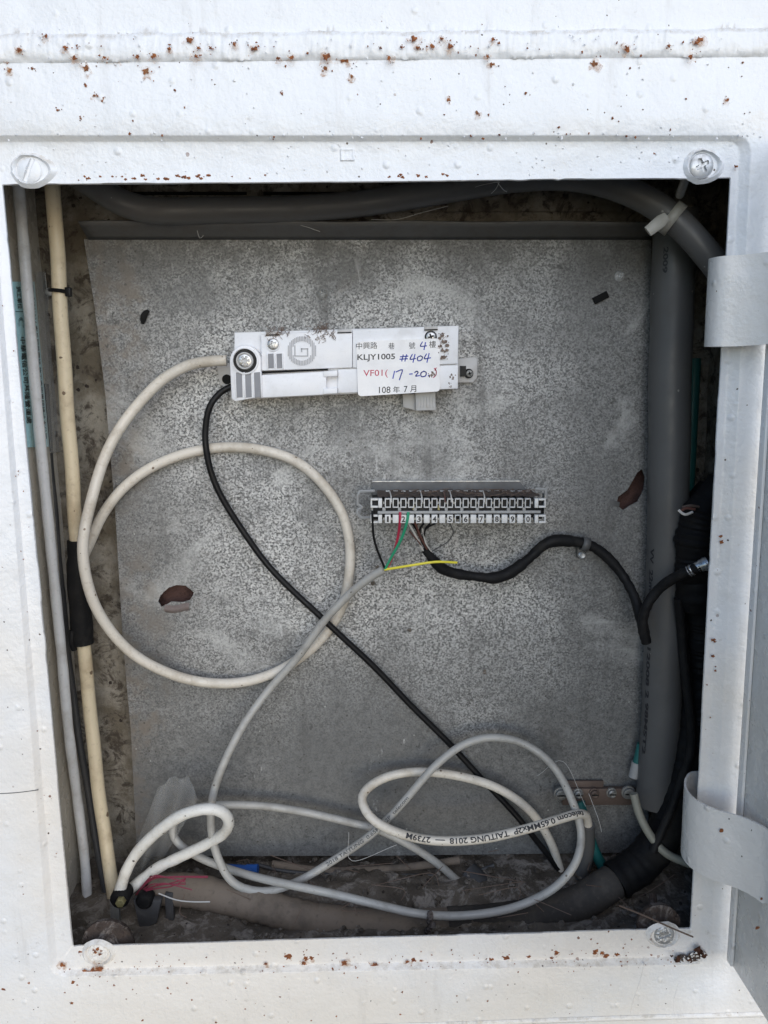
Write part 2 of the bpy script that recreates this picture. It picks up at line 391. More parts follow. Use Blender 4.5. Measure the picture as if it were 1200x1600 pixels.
def text_on(mb, body, fn, x0, x1, y0, y1, fine=False):
    """fit the text's box into [x0,x1]x[y0,y1]; fn(a,b) -> world"""
    vs, fs = (text2d_fine if fine else text2d)(body)
    ax, bx = min(v[0] for v in vs), max(v[0] for v in vs); ay, by = min(v[1] for v in vs), max(v[1] for v in vs)
    mb.add([fn(x0+(v[0]-ax)/(bx-ax)*(x1-x0), y0+(v[1]-ay)/(by-ay)*(y1-y0)) for v in vs], fs)
def text_tube(mb, body, c, r, s0, s1, h, v0=0.):
    """print text along the tube centre line c between fractions s0..s1, facing the camera"""
    L = [0.]
    for a, b in zip(c, c[1:]): L.append(L[-1]+(b-a).length)
    def fn(s, v):
        s = max(0., min(s, L[-1]-1e-6))
        i = max(j for j in range(len(L)-1) if L[j] <= s); t = (s-L[i])/(L[i+1]-L[i])
        p = c[i].lerp(c[i+1], t)
        def tan(j): return (c[min(j+1, len(c)-1)]-c[max(j-1, 0)]).normalized()
        T = tan(i).lerp(tan(i+1), t).normalized(); N = CAM-p; N = (N-T*N.dot(T)).normalized(); U = N.cross(T)
        a = (v+v0)/r; return p+(N*cos(a)+U*sin(a))*(r*1.0+.00012)
    text_on(mb, body, fn, s0*L[-1], s1*L[-1], -h/2, h/2, True)
def ribbon(mb, pts, wd, fn):
    """pen stroke: polyline in (a,b), width wd"""
    c = spline([Vector((a, b, 0)) for a, b in pts], 1e9) if len(pts) > 2 else [Vector((a, b, 0)) for a, b in pts]
    for i in range(len(c)-1):
        d = c[i+1]-c[i]
        if d.length < 1e-9: continue
        nn = Vector((-d.y, d.x, 0)).normalized()*wd/2; e = d.normalized()*wd*.3
        q = [c[i]-nn-e, c[i+1]-nn+e, c[i+1]+nn+e, c[i]+nn-e]
        mb.add([fn(k.x, k.y) for k in q], [(0, 1, 2, 3)])

# ================================================================== CABINET
OPX = [(5, 290), (1140, 279), (1078, 1449), (115, 1477)]          # opening corners TL TR BR BL
cabinet = thing('electrical_cabinet', (0, 0, -.26), 'white painted metal wall cabinet with rust flecked frame round a square opening', 'cabinet')
def ring(corners, y, rad, nside=130, k=5, jag=0., seed=0):
    rg = random.Random(seed); c = [P(a, b, y) for a, b in corners]; out = []
    for i in range(4):
        p, q, nx = c[i], c[(i+1) % 4], c[(i+2) % 4]
        d = (q-p).normalized(); d2 = (nx-q).normalized()
        a, b = p+d*rad, q-d*rad
        nrm = Vector((d.z, 0, -d.x))
        wv = 0
        for j in range(nside):
            t = j/nside
            if rg.random() < .18: wv = rg.uniform(-1, 1)
            out.append(a.lerp(b, t)+nrm*(jag*wv))
        for j in range(k):
            t = j/k; out.append(b*(1-t)**2+q*2*t*(1-t)+(q+d2*rad)*t*t)
    return out
def off(c, l, t, r, b): return [(c[0][0]-l, c[0][1]-t), (c[1][0]+r, c[1][1]-t), (c[2][0]+r, c[2][1]+b), (c[3][0]-l, c[3][1]+b)]
FY, OY = 0.0, -0.0042
r0 = ring(OPX, FY+.010, .0008, jag=.0002, seed=3)
r1 = ring(OPX, FY+.0009, .0008, jag=.00035, seed=2)
r1b = ring([(3, 288), (1142, 277), (1080, 1451), (113, 1479)], FY, .0008, jag=.0003, seed=2)
r2 = ring([(-17, 223), (1152, 222), (1087, 1492), (92, 1513)], FY, .006)
r2b = ring([(-18, 220), (1158, 219), (1094, 1496), (90, 1516)], FY-.0003, .007)
r3 = ring([(-25, 213), (1173, 213), (1107, 1505), (80, 1525)], OY+.0004, .010)
r4 = ring([(-27, 210), (1177, 210), (1111, 1508), (77, 1528)], OY, .011)
topz = P(600, 94, OY).z
# outer rectangle (true panel edges, beyond the picture on three sides)
XL, XR, ZB = -.34, .31, -.345
nR = len(r4); side = nR//4
def outer(i):
    k, j = divmod(i, side); t = min(1, j/130)
    A = [Vector((XL, OY, topz)), Vector((XR, OY, topz)), Vector((XR, OY, ZB)), Vector((XL, OY, ZB))]
    return A[k].lerp(A[(k+1) % 4], t)
r5 = [outer(i) for i in range(nR)]
mid = [a.lerp(b, .35) for a, b in zip(r4, r5)]; mid2 = [a.lerp(b, .7) for a, b in zip(r4, r5)]
fm = MB(); rings = [r0, r1, r1b, r2, r2b, r3, r4, mid, mid2, r5]
fm.add([q for r in rings for q in r], [(a*nR+i, a*nR+(i+1) % nR, (a+1)*nR+(i+1) % nR, (a+1)*nR+i) for a in range(len(rings)-1) for i in range(nR)])
# upper part: rough welded seam band, then the top panel
zs = [(94, 0), (92, .0006), (88, .0016), (80, .0022), (70, .0024), (60, .0022), (53, .0016), (50, .0004), (48, .0001), (30, .0003), (0, .0006), (-60, .001), (-130, .001)]
rg = random.Random(5); NX = 620
rows = []
for py, pr in zs:
    z = P(600, py, OY).z; rw = []
    for i in range(NX+1):
        x = XL+(XR-XL)*i/NX
        am = .0010 if 50 < py < 94 else (.0001 if 48 <= py <= 94 else 0)
        lump = .5+.5*sin(x*71+py*.5)*sin(x*173+py*.23+1.3)
        zz = z + (rg.gauss(0, .0002)+.0008*sin(x*61)*sin(x*143+2) if 48 < py < 94 else 0)
        rw.append(Vector((x, OY-pr*(.55+.35*lump if 48 < py < 94 else 1)-abs(rg.gauss(0, am*.36)), zz)))
    rows.append(rw)
fm.add([q for r in rows for q in r], [(a*(NX+1)+i, a*(NX+1)+i+1, (a+1)*(NX+1)+i+1, (a+1)*(NX+1)+i) for a in range(len(zs)-1) for i in range(NX)])
fm.build('front_panel', 'white_paint', cabinet, angle=60)
# pressed crease near the bottom edge of the panel
m = MB(); z = P(1100, 1583, OY).z
m.grid(60, 4, lambda a, b: Vector((-.30+.60*a, OY-.0002-.0012*sin(pi*b), z-.004*b+.0008*sin(a*19)*.3)))
m.build('pressed_ridge', 'white_paint', cabinet)
# inside of the box: wall faces behind the opening
BY = .118; LX = -.231; RX = .246; TZ = .262; FZ = -.262
m = MB(); m.grid(40, 40, lambda a, b: Vector((LX+(RX-LX)*a, BY+.0012*sin(a*31+b*17)*sin(b*23), FZ+(TZ-FZ)*b))); m.build('back_wall', 'mortar', cabinet)
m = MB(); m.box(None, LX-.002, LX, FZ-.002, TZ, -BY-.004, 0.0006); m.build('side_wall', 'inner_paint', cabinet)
m = MB(); m.box(None, RX, RX+.002, FZ-.002, TZ, -BY-.004, 0.0006); m.build('side_wall', 'mortar', cabinet)  # darker mortar material puts the hinge side's shade into the wall colour
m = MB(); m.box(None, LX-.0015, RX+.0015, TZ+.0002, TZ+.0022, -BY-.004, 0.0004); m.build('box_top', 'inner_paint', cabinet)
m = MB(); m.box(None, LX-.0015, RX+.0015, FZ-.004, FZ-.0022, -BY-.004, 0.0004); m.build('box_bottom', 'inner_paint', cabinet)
# slot in the rear wall above the sheet, with a painted strip round it
m = MB(); fr = Frame((200, 303), (620, 303), BY-.0016)
u1, _ = fr.uv(600, 303); m.box(fr, -.004, u1+.22, -.012, .016, -.002, .0012); strip = m.build('rear_strip', 'mortar', cabinet, bevel=.0006)
m = MB()
for a, b in ((200, 386), (412, 560)):
    q0, q1 = fr.uv(a, 303), fr.uv(b, 302); m.box(fr, q0[0], q1[0], q0[1]-.0011, q0[1]+.0011, .0011, .0015)
m.build('slot', 'void', cabinet)
# screws of the frame
def screw_head(name, px, py, y, rpx, mat, cross='slot', rot=0., parent=None, dome=.0016, chip=False, w0=0.):
    fr = Frame((px, py), (px+10, py), y); r = rpx*pxs(fr.o); N = 30
    ca, sa = cos(rot), sin(rot); rg = random.Random(int(px))
    def h(a, b):
        u, v = (a*2-1), (b*2-1)
        # square -> disc
        uu = u*sqrt(max(0, 1-v*v/2)); vv = v*sqrt(max(0, 1-u*u/2)); q = uu*uu+vv*vv
        ht = dome*(sqrt(max(0, 1-q*.8))-.3) if q < .97 else 0
        s_, t_ = uu*ca+vv*sa, -uu*sa+vv*ca
        cut = 0
        if cross in ('slot', 'both') and abs(t_) < .15 and abs(s_) < .95: cut = 1
        if cross in ('cross', 'both') and ((abs(t_) < .12 and abs(s_) < .55) or (abs(s_) < .12 and abs(t_) < .55)): cut = 1
        if cross == 'torx' and (q < .12 or (abs(sin(3*atan2(t_, s_))) > .55 and q < .28)): cut = 1
        if cross == 'worn': cut = .35*max(0, 1-q*3)+(.4 if (abs(t_) < .1 and abs(s_) < .5) else 0)
        return fr.at(uu*r, vv*r, w0+ht-cut*dome*1.1+(rg.uniform(-1, 1)*dome*.10 if chip else 0))
    m = MB(); m.grid(N, N, h)
    m.lathe(fr, 0, 0, [(r*.985, w0-.0008), (r*1.0, w0+.0001)], 30)
    return m.build(name, mat, parent, angle=35), fr, r
def boss(px, py, rpx, sx, dx, mat='white_paint', seed=0):
    """paint-filled pressing round a screw: an uneven raised rim"""
    fr = Frame((px, py), (px+10, py), FY); r = rpx*pxs(fr.o); rg = random.Random(seed); n1 = 36
    prof = [(1.6, -.0004), (1.42, .0009), (1.26, .0019), (1.14, .0014), (1.05, -.0002)]
    vs = []; jit = [rg.uniform(-.035, .035) for _ in range(n1)]
    for a_, h_ in prof:
        for k in range(n1):
            t = 2*pi*k/n1; q = r*(a_+(jit[k] if a_ > 1.1 else 0)); ex = 1+(sx-1)*max(0, cos(t)*dx)
            vs.append(fr.at(q*cos(t)*ex, q*sin(t)*(1-.1*(a_ > 1.2)), h_*(1+jit[k]*3)))
    m = MB(); m.add(vs, [(i*n1+k, i*n1+(k+1) % n1, (i+1)*n1+(k+1) % n1, (i+1)*n1+k) for i in range(len(prof)-1) for k in range(n1)])
    m.build('screw_rim', mat, cabinet, angle=60)
for px, py, rr, mt, cr, ro, sx, dx, lb in ((46, 266, 19, 'white_paint', 'slot', 1.15, 1.45, 1, 'slotted screw head covered in white paint'),
        (1096, 259, 19, 'zinc', 'cross', .5, 1.25, 1, 'bright bare zinc cross head screw'),
        (153, 1489, 16, 'white_paint', 'worn', .3, 1.1, 1, 'worn painted screw head flecked with rust'),
        (1038, 1461, 16, 'zinc', 'worn', .4, 1.2, -1, 'dull metal screw head with a chewed recess')):
    s_, fr, r = screw_head('screw', px, py, FY-.0004, rr, mt, cr, ro, cabinet, chip=cr == 'worn', dome=.0024); s_['label'] = lb
    boss(px, py, rr, sx, dx, seed=int(px))
# threaded end of the top screw and rusty captive nuts behind the flange
fr = Frame((1068, 290), (1078, 290), .03)
m = MB(); a, b = P(1074, 270, .004), P(1062, 305, .03); c = [a.lerp(b, i/40) for i in range(41)]
m.tube(c, [.0022+.0004*(i % 3 == 0) for i in range(41)], 10); m.build('screw_shank', 'steel_dull', cabinet)
for px, py, rr, y in ((168, 1477, 40, .008), (1030, 1447, 34, .009)):
    fr = Frame((px, py), (px+10, py), y); m = MB(); rg = random.Random(px)
    q = rr*pxs(fr.o); m.lathe(fr, 0, 0, [(q*1.0, -.004), (q*1.02, -.001), (q*.9, .0005), (q*.6, .0022), (q*.55, .0045), (q*.3, .0048)], 22)
    for k in range(14): m.blob(fr.at(rg.uniform(-.8, .8)*q, rg.uniform(.1, .8)*q, .0008), q*rg.uniform(.04, .11), k, 7)
    m.build('captive_nut', 'rust_lump', cabinet)
m = MB(); m.tube(path([(1020, 1400, .03), (1022, 1425, .016), (1030, 1445, .012)]), .0026, 8); m.build('nut_strap', 'rust_lump', cabinet)
# square weld bump
fr = Frame((543, 242), (553, 242), FY); m = MB(); rg = random.Random(1)
def wb(a, b):
    u, v = a*2-1, b*2-1; e = max(abs(u), abs(v)); h_ = .0007*(e < .92)*(1 if e > .6 else .45)+rg.uniform(0, .00025)*(e < .9)-.0001*(e > .98)
    return fr.at(u*.0042, v*.0034, h_)
m.grid(14, 14, wb); m.build('weld_bump', 'white_paint', cabinet, angle=70)
# rust patches and paint blisters on the frame
rs = MB(); rst = MB(); bl = MB(); rg = random.Random(21)
def surf_y(px, py):
    return FY
def spot(mb, px, py, rpx, y, seed, h=.00018, el=1.):
    q = random.Random(seed); fr = Frame((px, py), (px+10, py), y); r = rpx*pxs(fr.o); n_ = 13; ro = q.uniform(0, 6)
    ph = [q.uniform(.4, 1.25) for _ in range(n_)]
    poly = []
    for k in range(n_):
        a = 2*pi*k/n_; poly.append((r*ph[k]*cos(a)*el, r*ph[k]*sin(a)))
    b = len(mb.v)
    vs = [fr.at(u, v, h*.3) for u, v in poly]+[fr.at(u*.5, v*.5, h) for u, v in poly]+[fr.at(0, 0, h*1.2)]
    mb.add(vs, [(k, (k+1) % n_, n_+(k+1) % n_, n_+k) for k in range(n_)]+[(n_+k, n_+(k+1) % n_, 2*n_) for k in range(n_)])
# flecks seen in the photograph: x, y, radius
FL = [(30, 78, 4), (102, 75, 4), (117, 91, 4), (134, 106, 5), (164, 90, 3), (240, 88, 4), (296, 62, 5), (306, 88, 4), (310, 75, 3), (329, 75, 3), (366, 69, 3), (397, 76, 5), (435, 91, 3), (455, 90, 4), (510, 89, 6), (540, 92, 7), (508, 107, 4), (646, 61, 5), (675, 72, 4), (703, 73, 5), (653, 75, 3), (690, 61, 3), (762, 88, 3), (768, 101, 4), (770, 61, 3), (928, 100, 5), (980, 76, 5), (1093, 62, 5), (1088, 67, 4), (1045, 72, 3), (1080, 88, 4), (228, 111, 6), (15, 110, 3), (50, 107, 2), (264, 77, 3), (183, 95, 3), (214, 89, 3), (72, 57, 3), (8, 92, 3), (608, 91, 4), (595, 75, 2), (628, 74, 2), (120, 72, 2), (745, 176, 3), (700, 155, 3), (147, 149, 3), (440, 146, 2), (549, 119, 3), (1137, 156, 3), (1170, 265, 4), (126, 185, 2), (90, 172, 2), (160, 158, 2), (134, 134, 2)]
for i, (a, b, r) in enumerate(FL):
    yy = OY-(.0030 if 52 < b < 92 else 0.0003) if b < 210 else FY
    spot(rs, a, b, r, yy, i, .0004 if b < 95 else .0002, 1.1)
    for k in range(4): spot(rs, a+rg.gauss(0, r*1.6), b+rg.gauss(0, r*1.3), rg.uniform(.6, 1.5), yy, i*9+k, .0003)
    if r >= 3: spot(rst, a, b+3, r*2.4, yy-.0001, i+500, .00012)
for i in range(46):                                                   # flaking along the top lip of the opening
    a = rg.choice([rg.uniform(100, 225), rg.uniform(255, 330), rg.uniform(180, 420), rg.uniform(600, 760)])
    spot(rs, a, 281-(a/1140)*9+rg.uniform(-5, 1.5), rg.uniform(.8, 2.6), FY, 1000+i, .0003, 1.5)
for a, b, r in ((145, 1519, 9), (155, 1516, 6), (132, 1517, 4), (184, 1521, 4), (192, 1522, 3), (415, 1506, 3), (450, 1495, 5), (478, 1498, 4), (487, 1497, 4), (475, 1505, 4), (537, 1504, 5), (585, 1508, 5), (647, 1500, 4), (658, 1501, 3), (636, 1503, 3), (767, 1500, 4), (791, 1497, 5), (826, 1495, 3), (870, 1488, 4), (862, 1497, 3), (930, 1487, 5), (940, 1489, 4), (947, 1494, 4), (964, 1492, 4), (97, 1508, 4), (125, 1487, 3), (114, 1535, 3), (6, 1546, 3), (112, 1567, 3), (1018, 1492, 2), (853, 1512, 2), (925, 1520, 2), (1163, 800, 3), (1127, 847, 4), (1126, 838, 3), (1115, 1000, 3), (1117, 1003, 2), (1113, 1025, 3), (1118, 1048, 2), (1168, 1230, 3), (1022, 240, 2), (1149, 260, 3)):
    spot(rs, a, b, r, FY if b > 1480 and b < 1503 else OY+(.002 if a > 1100 and b < 1100 else .0028 if b < 1525 and a < 1000 else -.0001), int(a*7+b), .0002, 1.25)
    if r > 2: spot(rst, a+1, b+4, r*2.6, (FY if b < 1503 else OY+.0028)+.0001, int(a+b), .0001)
for i in range(150):
    a, b = rg.uniform(100, 1060), rg.gauss(1512, 14)
    b -= (a-100)*.018
    spot(rs, a, b, rg.uniform(.6, 1.7), FY-.0002 if b < 1500-(a-100)*.02 else OY+.0015 if b < 1516-(a-100)*.02 else OY, 3000+i, .0002)
for i in range(200):
    a, b = rg.uniform(0, 1200), rg.choice([rg.gauss(72, 14), rg.uniform(60, 200), rg.gauss(212, 3)])
    spot(rs if rg.random() < .3 else bl, a, b, rg.uniform(.8, 2.4), OY-(.003 if 52 < b < 92 else .0002), 5000+i, .0005)
for i in range(60):
    a, b = rg.uniform(30, 1140), rg.uniform(226, 275); spot(bl, a, b, rg.uniform(.8, 2.2), FY, 6000+i, .0005)
for i in range(40):
    t = rg.random(); b = 300+1150*t; spot(rs, rg.choice([3-4+110*t-rg.uniform(1, 26), 1142-62*t+rg.uniform(2, 34)]), b, rg.uniform(.6, 1.6), FY-.0015, 7000+i, .0003)
for i in range(26):
    spot(rs, rg.uniform(0, 900), rg.uniform(1535, 1600), rg.uniform(.7, 2.2), OY, 8000+i, .0002)
for a, b, r in ((149, 1488, 4), (156, 1491, 3), (153, 1483, 3), (146, 1484, 2), (158, 1486, 2)): spot(rs, a, b, r, FY-.0017, int(a), .0003)
rst.build('rust_stain', 'rust_stain', cabinet, kind='stuff')
rs.build('rust_spot', 'rust', cabinet, kind='stuff'); bl.build('paint_blister', 'white_paint', cabinet, kind='stuff', angle=80)
# rusted-through corner
m = MB(); rg = random.Random(9)
for i in range(34):
    t = rg.random(); a = 1062+38*t+rg.uniform(-6, 6); b = 1502-20*max(0, t-.45)+rg.uniform(-9, 9)
    m.blob(P(a, b, OY+.0022), rg.uniform(.0006, .0019), i, 7, (1.2, .5, 1), .45)
m.build('rusted_corner', 'rust_lump', cabinet)
m = MB()
for a, b, r in ((1060, 1499, 7), (1092, 1486, 8), (1100, 1492, 6), (1049, 1494, 3), (1078, 1500, 5)): spot(m, a, b, r, OY+.0003, int(a), .0004)
m.build('rust_hole', 'rust_dark', cabinet)
m = MB()
for i in range(26):
    t = rg.random(); spot(m, 1066+32*t+rg.uniform(-5, 5), 1502-12*t+rg.uniform(-7, 8), rg.uniform(.8, 2.2), OY-.0002, 90+i, .0005)
m.build('paint_flake', 'white_paint', cabinet, kind='stuff', angle=80)
# long hairline scratches and runs in the paint
m = MB()
def surf_line(pts, y, wpx, mb):
    c = [P(a, b, y) for a, b in pts]; c = spline(c, .003); mb.tube(c, wpx*pxs(c[0])/2, 5)
surf_line([(0, 1240), (30, 1238), (60, 1234)], OY, 1.6, m)
m.build('paint_crack', 'ink_grey', cabinet)
m = MB()
for ln in ([(220, 155), (275, 160), (320, 175), (380, 185)], [(418, 178), (450, 182), (478, 178), (500, 190), (517, 193)],
           [(983, 1590), (990, 1560), (1000, 1530), (1006, 1505)], [(1060, 1600), (1052, 1570), (1060, 1535)]):
    m = MB(); surf_line(ln, OY+.00048, 3, m); m.build('paint_run', 'white_paint', cabinet)

# door swung open at a right angle on the hinge side, and its two goose-neck hinges
DX = .2225
door = MB()
door.box(None, DX, DX+.0016, -.249, .249, .0105, .43)
door = door.build('door', 'door_paint', cabinet, bevel=.0005, label='plain grey white door leaf swung open beside the frame')
m = MB(); m.box(None, DX-.0022, DX-.0002, -.2478, .2478, .0105, .0165); m.build('door_lip', 'white_paint', door, bevel=.0006)
def hinge(pth, z0, z1, tilt=0., label=None):
    c = spline([Vector((a, b, 0)) for a, b in pth], .0016); m = MB(); th = .0013; rg = random.Random(4)
    n_ = len(c); rowsH = 12; vs = []
    L = []
    for i, p in enumerate(c):
        t = (c[min(i+1, n_-1)]-c[max(i-1, 0)]).normalized(); nn = Vector((t.y, -t.x, 0))
        L.append((p-nn*th/2, p+nn*th/2))
    for sd in (0, 1):
        for i in range(n_):
            u = i/(n_-1); cut = max(0, u-.9)/.1*.008; e = .0006*sin(u*9)
            for j in range(rowsH+1):
                f = j/rowsH; z = z0+e+cut+(z1-z0-2*cut)*f
                vs.append(Vector((L[i][sd].x, L[i][sd].y, z)))
    R_ = rowsH+1; fs = []
    for sd in (0, 1):
        for i in range(n_-1):
            for j in range(rowsH): 
                b = sd*n_*R_+i*R_+j; fs.append((b, b+1, b+R_+1, b+R_))
    o2 = n_*R_
    for i in range(n_-1):
        for j in (0, rowsH): fs.append((i*R_+j, (i+1)*R_+j, o2+(i+1)*R_+j, o2+i*R_+j))
    for i in (0, n_-1):
        for j in range(rowsH): fs.append((i*R_+j, i*R_+j+1, o2+i*R_+j+1, o2+i*R_+j))
    m.add(vs, fs); m.build('hinge', 'hinge_paint', door, angle=50, label=label)
hinge([(.214, .020), (.204, .018), (.196, .010), (.1915, .001), (.1908, -.007), (.1930, -.0125), (.2000, -.0155), (.2080, -.020), (.2150, -.028), (.2190, -.040), (.2215, -.058)], P(1110, 541, -.008).z, P(1116, 401, -.008).z, label='upper bent hinge strap in grey white paint')
hinge([(.214, .020), (.204, .018), (.197, .010), (.1930, .001), (.1922, -.006), (.1935, -.013), (.1975, -.0205), (.2035, -.027), (.2105, -.033), (.2160, -.040), (.2200, -.049), (.2216, -.060)], P(1073, 1347, -.008).z, P(1077, 1241, -.008).z, label='lower bent hinge strap with rust fleck')
m = MB()
q = Zp(1130, 1286, -.150)
for (hx, hy, hz, r) in ((.2035, -.0282, -.1455, .0016), (.2190, -.049, -.176, .0009), (.2185, -.0475, -.196, .0012)):
    m.blob(Vector((hx, hy, hz)), r, int(r*1e5), 9, (1, .35, .8), .3)
m.build('rust_fleck', 'rust', door, kind='stuff')

# ================================================================== MOUNTING SHEET
PY = .10
plate = thing('mounting_sheet', P(600, 1338, PY), 'galvanized steel backing sheet fixed across the rear of the cabinet', 'metal sheet')
outl = [(131, 374), (148, 480), (165, 620), (180, 800), (192, 1000), (205, 1150), (214, 1338), (600, 1337), (1012, 1332), (1016, 1100), (1016, 900), (1016, 700), (1018, 374), (580, 375)]
hole1 = [(247, 940), (250, 932), (256, 925), (264, 918), (276, 914), (290, 915), (298, 921), (303, 926), (301, 931), (296, 938), (285, 941), (268, 940), (258, 946), (252, 948)]
hole2 = [(967, 792), (964, 784), (966, 776), (980, 766), (988, 752), (996, 738), (1003, 733), (1008, 745), (1006, 765), (996, 784), (984, 790), (974, 797)]
bm = bmesh.new()
L0 = LOC[plate]
def loop(pts, sub=1):
    vs = [bm.verts.new(P(a, b, PY)-L0) for a, b in pts]
    return [bm.edges.new((vs[i], vs[(i+1) % len(vs)])) for i in range(len(vs))]
E_ = loop(outl)+loop(hole1)+loop(hole2)
bmesh.ops.triangle_fill(bm, edges=E_, use_beauty=True)
ext = bmesh.ops.extrude_face_region(bm, geom=bm.faces[:])
for q in ext['geom']:
    if isinstance(q, bmesh.types.BMVert): q.co.y += .0012
bmesh.ops.recalc_face_normals(bm, faces=bm.faces)
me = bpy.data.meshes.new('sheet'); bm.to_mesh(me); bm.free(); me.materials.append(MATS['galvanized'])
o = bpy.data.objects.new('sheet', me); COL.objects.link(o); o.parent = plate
m = MB(); a0, a1 = P(138, 373.5, PY), P(1018, 373.5, PY); zt = .0080
def fl(a, b):
    p = a0.lerp(a1, a); return p+Vector((0, -.0165*b, zt*b+.0004*sin(a*25)*b))
m.grid(50, 4, fl); m.build('flange', 'galv_flange', plate, solid=.0012)
m = MB()
for i in range(len(outl)-2):
    if outl[i][0] < 300 or outl[i][0] > 900 or True:
        if i in (6, 7): continue
        a, b = P(*outl[i], PY), P(*outl[i+1], PY)
        if i < 6: m.add([a+Vector((.0001, .0013, 0)), b+Vector((.0001, .0013, 0)), b+Vector((-.0006, .014, 0)), a+Vector((-.0006, .014, 0))], [(0, 1, 2, 3)])
m.build('side_return', 'galv_flange', plate, solid=.001)
# bent tongues of torn metal at the two holes
m = MB(); fr = Frame((275, 945), (285, 945), PY)
def tg(a, b):
    q = fr.uv(258+(296-258)*a, 944+12*b+2*sin(a*5)); return fr.at(q[0], q[1], .0002+.0022*sin(pi*b)*(1-.3*a))
m.grid(8, 5, tg); m.build('torn_tongue', 'torn_edge', plate)
m = MB(); fr = Frame((960, 785), (970, 785), PY)
def tg2(a, b):
    q = fr.uv(953+14*a, 780+9*b+4*a); return fr.at(q[0], q[1], .0003+.002*a*(1-b))
m.grid(6, 4, tg2); m.build('torn_tongue', 'galv_flange', plate)
for px, py, r, mt in ((968, 432, 8, 'zinc'), (503, 460, 8, 'steel_dull')):
    s_, fr, r = screw_head('rivet', px, py, PY-.0004, r, mt, 'none', 0, plate, dome=.0016, chip=True)
# ochre dents and drips on the lower sheet
m = MB()
for a, b in ((590, 886), (583, 911), (640, 985), (757, 1050)): spot(m, a, b, 4, PY-.0003, int(a), .0006)
m.build('mud_crumb', 'dirt', plate, kind='stuff')
for i, (a, b) in enumerate(((268, 920), (985, 770))):
    m = MB(); fr = Frame((a, b), (a+10, b), BY-.006)
    m.grid(6, 6, lambda u, v: fr.at((u-.5)*.05, (v-.5)*.05, .0006*sin(u*8)*sin(v*9)))
    m.build('exposed_brick', 'brick_red', cabinet)

# ================================================================== WHITE FIBRE TERMINAL BOX
fr = Frame((365, 573), (717, 564), PY); TB = fr
def px2(u, v): return 330+u/2.6667, 490+v/2.6667                     # from the enlarged crop
def q(u, v, w_): return fr.uv(*px2(u, v), w_)
tbox = thing('terminal_box', P(540, 610, PY), 'small white plastic fibre terminal box with handwritten paper label on its cover', 'junction box')
def plate_px(mb, pts, w0, w1): mb.prism(fr, [q(u, v, w1) for u, v in pts], w0, w1)
m = MB(); plate_px(m, [(92, 360), (1028, 313), (1032, 50), (96, 78)], .0005, .021); m.build('body', 'abs_white', tbox, bevel=.0008)
m = MB(); plate_px(m, [(590, 66), (590, 226), (1028, 209), (1031, 50)], .0205, .0245); m.build('cover', 'abs_white', tbox, bevel=.0005)
m = MB(); plate_px(m, [(528, 232), (528, 332), (1028, 313), (1029, 214)], .0205, .0238); m.build('lower_cover', 'abs_white', tbox, bevel=.0005)
m = MB(); plate_px(m, [(206, 86), (210, 238), (588, 225), (588, 68)], .0205, .0252); m.build('upper_panel', 'abs_white', tbox, bevel=.0006)
flap = MB(); plate_px(flap, [(204, 256), (208, 352), (480, 338), (480, 240)], .0205, .0275); flap = flap.build('front_flap', 'abs_white', tbox, bevel=.0008)
for v0 in (240, 312):
    m = MB(); plate_px(m, [(466, v0), (466, v0+24), (526, v0+21), (526, v0-3)], .0205, .0284); m.build('flap_hinge', 'abs_white', tbox, bevel=.0005)
# boss with its slotted skirt
W1 = .0285
arc = [q(142+65*cos(t), 196-65*sin(t), W1) for t in [pi*i/14 for i in range(15)]]
m = MB(); m.prism(fr, [q(208, 346, W1)]+arc+[q(84, 356, W1), q(100, 366, W1)], .0205, W1); bossb = m.build('screw_boss', 'abs_white', tbox, bevel=.0007)
for a in (103, 141, 178): m = MB(); plate_px(m, [(a, 246), (a+4, 350), (a+28, 349), (a+25, 243)], W1-.001, W1+.0002); m.build('skirt_slot', 'abs_grey', bossb)
for a in (97, 134, 171, 204): m = MB(); plate_px(m, [(a, 244), (a+5, 352), (a+9, 352), (a+5, 244)], W1-.001, W1+.0009); m.build('skirt_rib', 'abs_white', bossb, bevel=.0002)
cu, cv = q(141, 197, W1); rr = 49/2.6667*pxs(fr.o)*.94
m = MB(); m.lathe(fr, cu, cv, [(rr*1.16, W1-.001), (rr*1.14, W1+.0012), (rr*1.04, W1+.0014), (rr*1.0, W1+.0002), (rr*.9, W1-.0002)], 36); m.build('boss_rim', ['abs_white'], bossb, angle=50)
m = MB(); m.lathe(fr, cu, cv, [(rr*1.0, W1+.0002), (rr*.96, W1+.0006), (rr*.8, W1+.0006)], 36); m.build('rubber_ring', 'black_plastic', bossb)
m = MB(); m.lathe(fr, cu, cv, [(rr*.74, W1), (rr*.73, W1+.0022), (rr*.68, W1+.0028), (rr*.62, W1+.0028), (rr*.58, W1+.0016)], 36); m.build('washer', 'abs_ear', bossb)
p_ = fr.at(cu, cv, W1+.002)
def screw_uvw(parent, cu, cv, w_, r, mat, cross, name='screw'):
    m = MB(); N = 26
    def h(a, b):
        u, v = (a*2-1), (b*2-1); uu = u*sqrt(max(0, 1-v*v/2)); vv = v*sqrt(max(0, 1-u*u/2)); qq = uu*uu+vv*vv
        cut = 0; an = atan2(vv, uu)
        if cross == 'torx': cut = 1 if (qq < .10 or (cos(6*an) > .1 and qq < .5)) else 0
        else: cut = 1 if ((abs(uu+vv*.3) < .15 and abs(vv) < .6) or (abs(vv-uu*.3) < .15 and abs(uu) < .6)) else 0
        return fr.at(cu+uu*r, cv+vv*r, w_+.0012*sqrt(max(0, 1-qq*.75))-cut*.0011)
    m.grid(N, N, h); return m.build(name, mat, parent, angle=35)
screw_uvw(bossb, cu, cv, W1+.0012, rr*.58, 'steel', 'torx')
